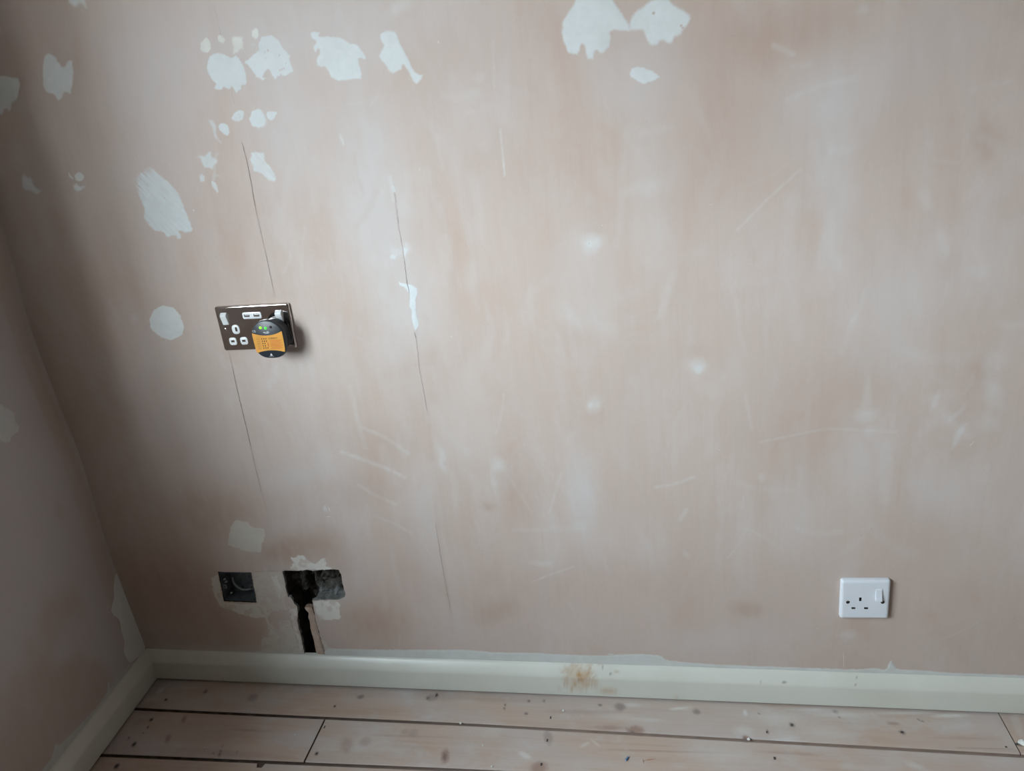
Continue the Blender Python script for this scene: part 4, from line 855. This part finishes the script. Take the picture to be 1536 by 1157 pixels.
OT = chaikin(OT)
def insT(d, P=OT):
    cx_, cz_ = 41, -12; return S_([(cx_+(p[0]-cx_)*(1-d/31), cz_+(p[1]-cz_)*(1-d/36)) for p in P])
YF = -.0445
loft('body', [(insT(8), -.0082), (insT(6), -.0105), (insT(6), -.017), (insT(8.5), -.022), (insT(7.5), -.030), (insT(1.6), -.0340), (insT(0), -.036), (insT(.3), -.0425), (insT(1.0), -.0440), (insT(2.0), YF)], M_BLK, te)
def flat(name, poly, mat, parent, y0, y1): return slab(name, poly, y0, y1, [mat, mat], parent)
def arcline(x0, z0, x1, z1, sag, n=14): return [(x0+(x1-x0)*t, z0+(z1-z0)*t+sag*4*t*(1-t)) for t in np.linspace(0, 1, n)]
LB = arcline(11.9, 1.0, 70.2, 2.6, -6.2)+[(70.3, -14), (69.6, -28), (68.6, -34.2)]+arcline(67.6, -36.4, 14.0, -36.6, 4.2)+[(12.6, -32), (12.0, -24), (11.6, -10)]
LB = S_([(41+(p[0]-41)*.985, p[1]) for p in LB])
lab = flat('label', LB, M_ORG, te, YF+.0002, YF-.00025)
YP = YF-.00035
def bar(x, z, w, h, mat, par, name='print'): v = rr(w, h, min(w, h)*.2, 1, x, z); return v
def prints(name, rects, mat, par):
    V, f = [], []
    for (x, z, w_, h_) in rects:
        b = len(V); V += [((x-w_/2)*mmx, YP, (z-h_/2)*mmx), ((x+w_/2)*mmx, YP, (z-h_/2)*mmx), ((x+w_/2)*mmx, YP, (z+h_/2)*mmx), ((x-w_/2)*mmx, YP, (z+h_/2)*mmx)]; f.append((b, b+1, b+2, b+3))
    return mesh(name, V, f, mat, par)
rowz = [-10.2, -14.8, -19.2, -23.6, -28.0]
dk, br, rd = [], [], []
for i, z in enumerate(rowz):
    on = [(0, 1, 2), (0, 1, 2), (0, 1), (0, 1), (0, 1, 2)][i]
    for c_ in on: dk.append((28.9+c_*4.0, z+.05*i, 1.9, 2.2))
    br += [(21.8, z+.6, 7.6, .55), (21.4, z-.8, 6.4, .55)]
    br.append((41.5, z-2.3, 53, .16))
for i, z in enumerate(rowz[1:]): rd += [(54.5, z+1.1, 22-2*(i % 2), .5), (54, z-.3, 23, .5), (52.5, z-1.6, 17+i, .45)]
rd.append((38.9, -21.4, 1.6, 7.6)); br.append((24, -6.6, 11, .5))
prints('table_print', dk, M_DRK, lab); prints('table_print', br, M_BRN, lab); prints('table_print', rd, M_RED, lab)
def text(name, s, x, z, size, mat, par):
    cu = bpy.data.curves.new(name, 'FONT'); cu.body = s; cu.size = size*mmx; cu.align_x = 'CENTER'; cu.align_y = 'CENTER'; cu.extrude = .00004; cu.materials.append(mat)
    cu.resolution_u = 2
    o = bpy.data.objects.new(name, cu); C.objects.link(o); bpy.context.view_layer.update()
    me = bpy.data.meshes.new_from_object(o.evaluated_get(bpy.context.evaluated_depsgraph_get())); bpy.data.objects.remove(o)
    if not me.materials: me.materials.append(mat)
    o = bpy.data.objects.new(name, me); o.location = (x*mmx, YP-.00005, z*mmx); o.rotation_euler = (math.pi/2, 0, 0); link(o, par); return o
text('lettering', 'CORRECT', 50.2, -10.0, 4.0, M_DRK, lab)
text('lettering', 'CE', 17.2, 4.4, 5.6, M_PRW, te)
prints('small_print', [(36.6, 2.2, 4.2, .8), (42.8, 2.3, 4.6, 1.0), (40.3, .8, 11.5, .5), (40.2, -.7, 7, .45)], M_PRW, te)
prints('small_print', [(40.2, -44.2, 10, .5)], M_PRW, te)
tr_ = flat('emblem', S_([(37.8, -42.6), (40.4, -37.8), (43, -42.6)]), M_PRW, te, YF, YF-.0002)
def led(x, z, col, em):
    n = N('led_'+('lit' if em else 'off')); n.fin(col, .25, None, .5)
    if em: n.b.inputs['Emission Color'].default_value = (*col, 1); n.b.inputs['Emission Strength'].default_value = em
    r = 2.5; o = loft('indicator_light', [(S_(circ(r, 16, x, z)), YF), (S_(circ(r, 16, x, z)), YF-.0006), (S_(circ(r*.75, 16, x, z)), YF-.0014), (S_(circ(r*.35, 16, x, z)), YF-.0018)], n.m, te)
    return o
led(31, 10.6, (.28, .95, .03), 1.1)['label'] = 'yellow-green lit indicator'; led(40.6, 9.4, (.06, .80, .06), .8)['label'] = 'green lit indicator'
led(50.4, 11.0, (.02, .02, .025), 0)['label'] = 'unlit indicator'

# ------------------------------------------------------------------ empty steel back box in the wall
M_GALV = raw_mat('galvanised_steel', (.085, .092, .098), (.17, .18, .188), 40, .15); M_GALV.node_tree.nodes['Principled BSDF'].inputs['Metallic'].default_value = .5; M_GALV.node_tree.nodes['Principled BSDF'].inputs['Roughness'].default_value = .45
bb = thing('back_box', 'empty square steel back box sunk in the wall left of the T-shaped hole', 'back box', (.2723, 0, .2505))
bo = [(p[0]-.2723, p[1]-.2505) for p in BOX]; bo = [(p[0]*.985, p[1]*.985) for p in bo]
def ringq(k, y): return ([(p[0]*k, p[1]*k) for p in bo], y)
th = .0011
loft('shell', [ringq(1, .001), ringq(1, .036), ringq(.96, .0365), ringq(.96, .0355), ringq(.97, .0350), ringq(.97, .001), ringq(1, .001)], M_GALV, bb, smooth=False, cap0=False, cap1=False)
loft('back_panel', [ringq(.97, .0365), ringq(.97, .0352)], M_GALV, bb, smooth=False)
def lug(x, z, s): 
    o = loft('fixing_lug', [(rr(.010, .011, .002, 3, x, z), .004), (rr(.010, .011, .002, 3, x, z), .0028)], M_GALV, bb, smooth=False)
    loft('screw_hole', [(circ(.0019, 12, x, z), .0026), (circ(.0019, 12, x, z), .0040)], M_SLOT, o, smooth=False)
lug(-.0318, -.001, 1); lug(.0318, -.001, -1)
# pressed knockout ring on the back, knockouts in the base and a stub of dark cable
def ringmesh(name, cx_, cz_, R1, r1, y, mat, par, a0=0, a1=360, nn=40, k=8):
    V, f = [], []; full = a1-a0 >= 360; N1 = nn if full else nn+1
    for i in range(N1):
        a = math.radians(a0+(a1-a0)*i/nn)
        for j in range(k):
            b = 2*math.pi*j/k; rad = R1+r1*math.cos(b); V.append((cx_+rad*math.cos(a), y+r1*math.sin(b), cz_+rad*math.sin(a)))
    for i in range(nn):
        for j in range(k):
            i2 = (i+1) % N1; f.append((i*k+j, i*k+(j+1) % k, i2*k+(j+1) % k, i2*k+j))
    return fixn(mesh(name, V, f, mat, par, True))
ringmesh('knockout_ring', .0, .002, .011, .0007, .0352, M_GALV, bb)
loft('back_hole', [(circ(.0022, 12, -.012, -.026), .0350), (circ(.0022, 12, -.012, -.026), .0353)], M_SLOT, bb, smooth=False)
for (x, y_) in ((-.015, .008), (.011, .010), (.028, .006)):
    v = [(x+.0019*math.cos(t), y_+.0022*math.sin(t), -.0363) for t in np.linspace(0, 6.283, 13)[:-1]]
    mesh('base_hole', v, [tuple(range(12))], M_SLOT, bb)
M_CAB = simple('grey_cable_sheath', (.19, .195, .20), .5, .4)
def tube(name, P, r, mat, par, k=10):
    for _ in range(2):
        Q = [P[0]]
        for a_, b_ in zip(P[:-1], P[1:]): Q += [a_*.75+b_*.25, a_*.25+b_*.75]
        P = Q+[P[-1]]
    V, f = [], []
    for i, p in enumerate(P):
        t = (P[min(i+1, len(P)-1)]-P[max(i-1, 0)]).normalized(); u = t.cross(Vector((0, 1, 0))).normalized(); w_ = t.cross(u)
        V += [p+u*(r*math.cos(2*math.pi*j/k))+w_*(r*math.sin(2*math.pi*j/k)) for j in range(k)]
    for i in range(len(P)-1): f += [(i*k+j, i*k+(j+1) % k, (i+1)*k+(j+1) % k, (i+1)*k+j) for j in range(k)]
    f += [tuple(range(k)), tuple((len(P)-1)*k+j for j in range(k))]
    return fixn(mesh(name, V, f, mat, par, True))
cbl = tube('cable', [onwall(349, 866, .030), onwall(350, 874, .024), onwall(355, 880, .021), onwall(363, 884.5, .020), onwall(371, 885, .020), onwall(377.5, 883, .022)], .0022, M_CAB, None)
tag(cbl, 'short grey cable curving inside the empty steel back box', 'cable')
M_DAB = simple('plaster_splash', (.45, .46, .45), .8, .3, 0, .2, 300, .5)
def crumb(x, y, z, r, mat, par=None, name='plaster_crumb'):
    bm = bmesh.new(); bmesh.ops.create_icosphere(bm, subdivisions=2, radius=r)
    for v in bm.verts: v.co = Vector((v.co.x*random.uniform(.75, 1.25), v.co.y*random.uniform(.75, 1.25), v.co.z*random.uniform(.45, .8)))
    me = bpy.data.meshes.new(name); bm.to_mesh(me); bm.free(); me.materials.append(mat); o = bpy.data.objects.new(name, me); o.location = (x, y, z); return link(o, par)
for (x, y, z, r) in ((-.0345, .012, .012, .003), (-.0340, .014, .004, .0035), (-.0325, .02, -.030, .003)): crumb(x, y, z, r, M_DAB, bb, 'plaster_splash')

# ------------------------------------------------------------------ bits lying on the boards
M_CRU = simple('white_crumb', (.68, .68, .65), .9, .2)
for (px_, py_, r, lb) in [(443, 1104, .0022, 'white plaster crumb on the left board near the butt joint'), (307, 1123, .0020, 'white plaster crumb among dark specks on the left board'), (845, 1067, .0026, 'white plaster crumb on the board under the stained skirting'),
                          (691, 1086, .0024, 'white plaster crumb in the groove between the boards'), (738, 1151, .0022, 'white plaster crumb at the bottom of the photo by the brown knot'), (724, 1119, .0018, 'tiny white crumb in the middle of the long board'),
                          (1123, 1110, .0030, 'white plaster lump on the knot at the groove'), (1533, 1116, .0065, 'big white plaster lump at the right edge of the photo')]:
    p = onfloor(px_, py_); tag(crumb(p.x, p.y, r*.5, r, M_CRU), lb, 'crumb', 'plaster crumbs on the floorboards')
M_BLU = simple('blue_plastic', (.11, .22, .37), .45, .5)
p = onfloor(940.5, 1139.5)
bp_ = thing('plastic_offcut', 'small blue plastic offcut lying on the floorboard', 'offcut', (p.x, p.y, .0019)); bp_.rotation_euler = (0, 0, math.radians(-28))
loft('sleeve', [(circ(.0016, 14), -.0048), (circ(.0019, 14), -.0045), (circ(.0019, 14), .0045), (circ(.0016, 14), .0048)], M_BLU, bp_)
loft('bore', [(circ(.0011, 12), -.00485), (circ(.0011, 12), -.0049)], simple('pale_blue_end', (.35, .45, .55), .5), bp_)
M_SPL = simple('orange_splinter', (.42, .20, .10), .8, .2)
a1, a2, a3 = onfloor(963, 1142), onfloor(985, 1138.5), onfloor(966, 1147); a4 = onfloor(964, 1138)
def sliver(pa, pb, w_): 
    d_ = (pb-pa).normalized(); n_2 = Vector((-d_.y, d_.x, 0))*w_/2; up2 = Vector((0, 0, .0012)); lo = Vector((0, 0, .0002))
    V = [pa+lo, (pa+pb)/2+n_2+lo, pb+lo, (pa+pb)/2-n_2+lo, (pa+pb)/2+up2]
    return V, [(0, 3, 4), (3, 2, 4), (2, 1, 4), (1, 0, 4), (0, 1, 2, 3)]
V, f = sliver(a1, a2, .0018); V2b, f2 = sliver(a3, a4, .0014); f += [tuple(i+5 for i in q) for q in f2]; V += V2b
tag(mesh('wood_splinter', V, f, M_SPL), 'thin orange-brown wood splinter right of the blue plastic offcut', 'splinter')
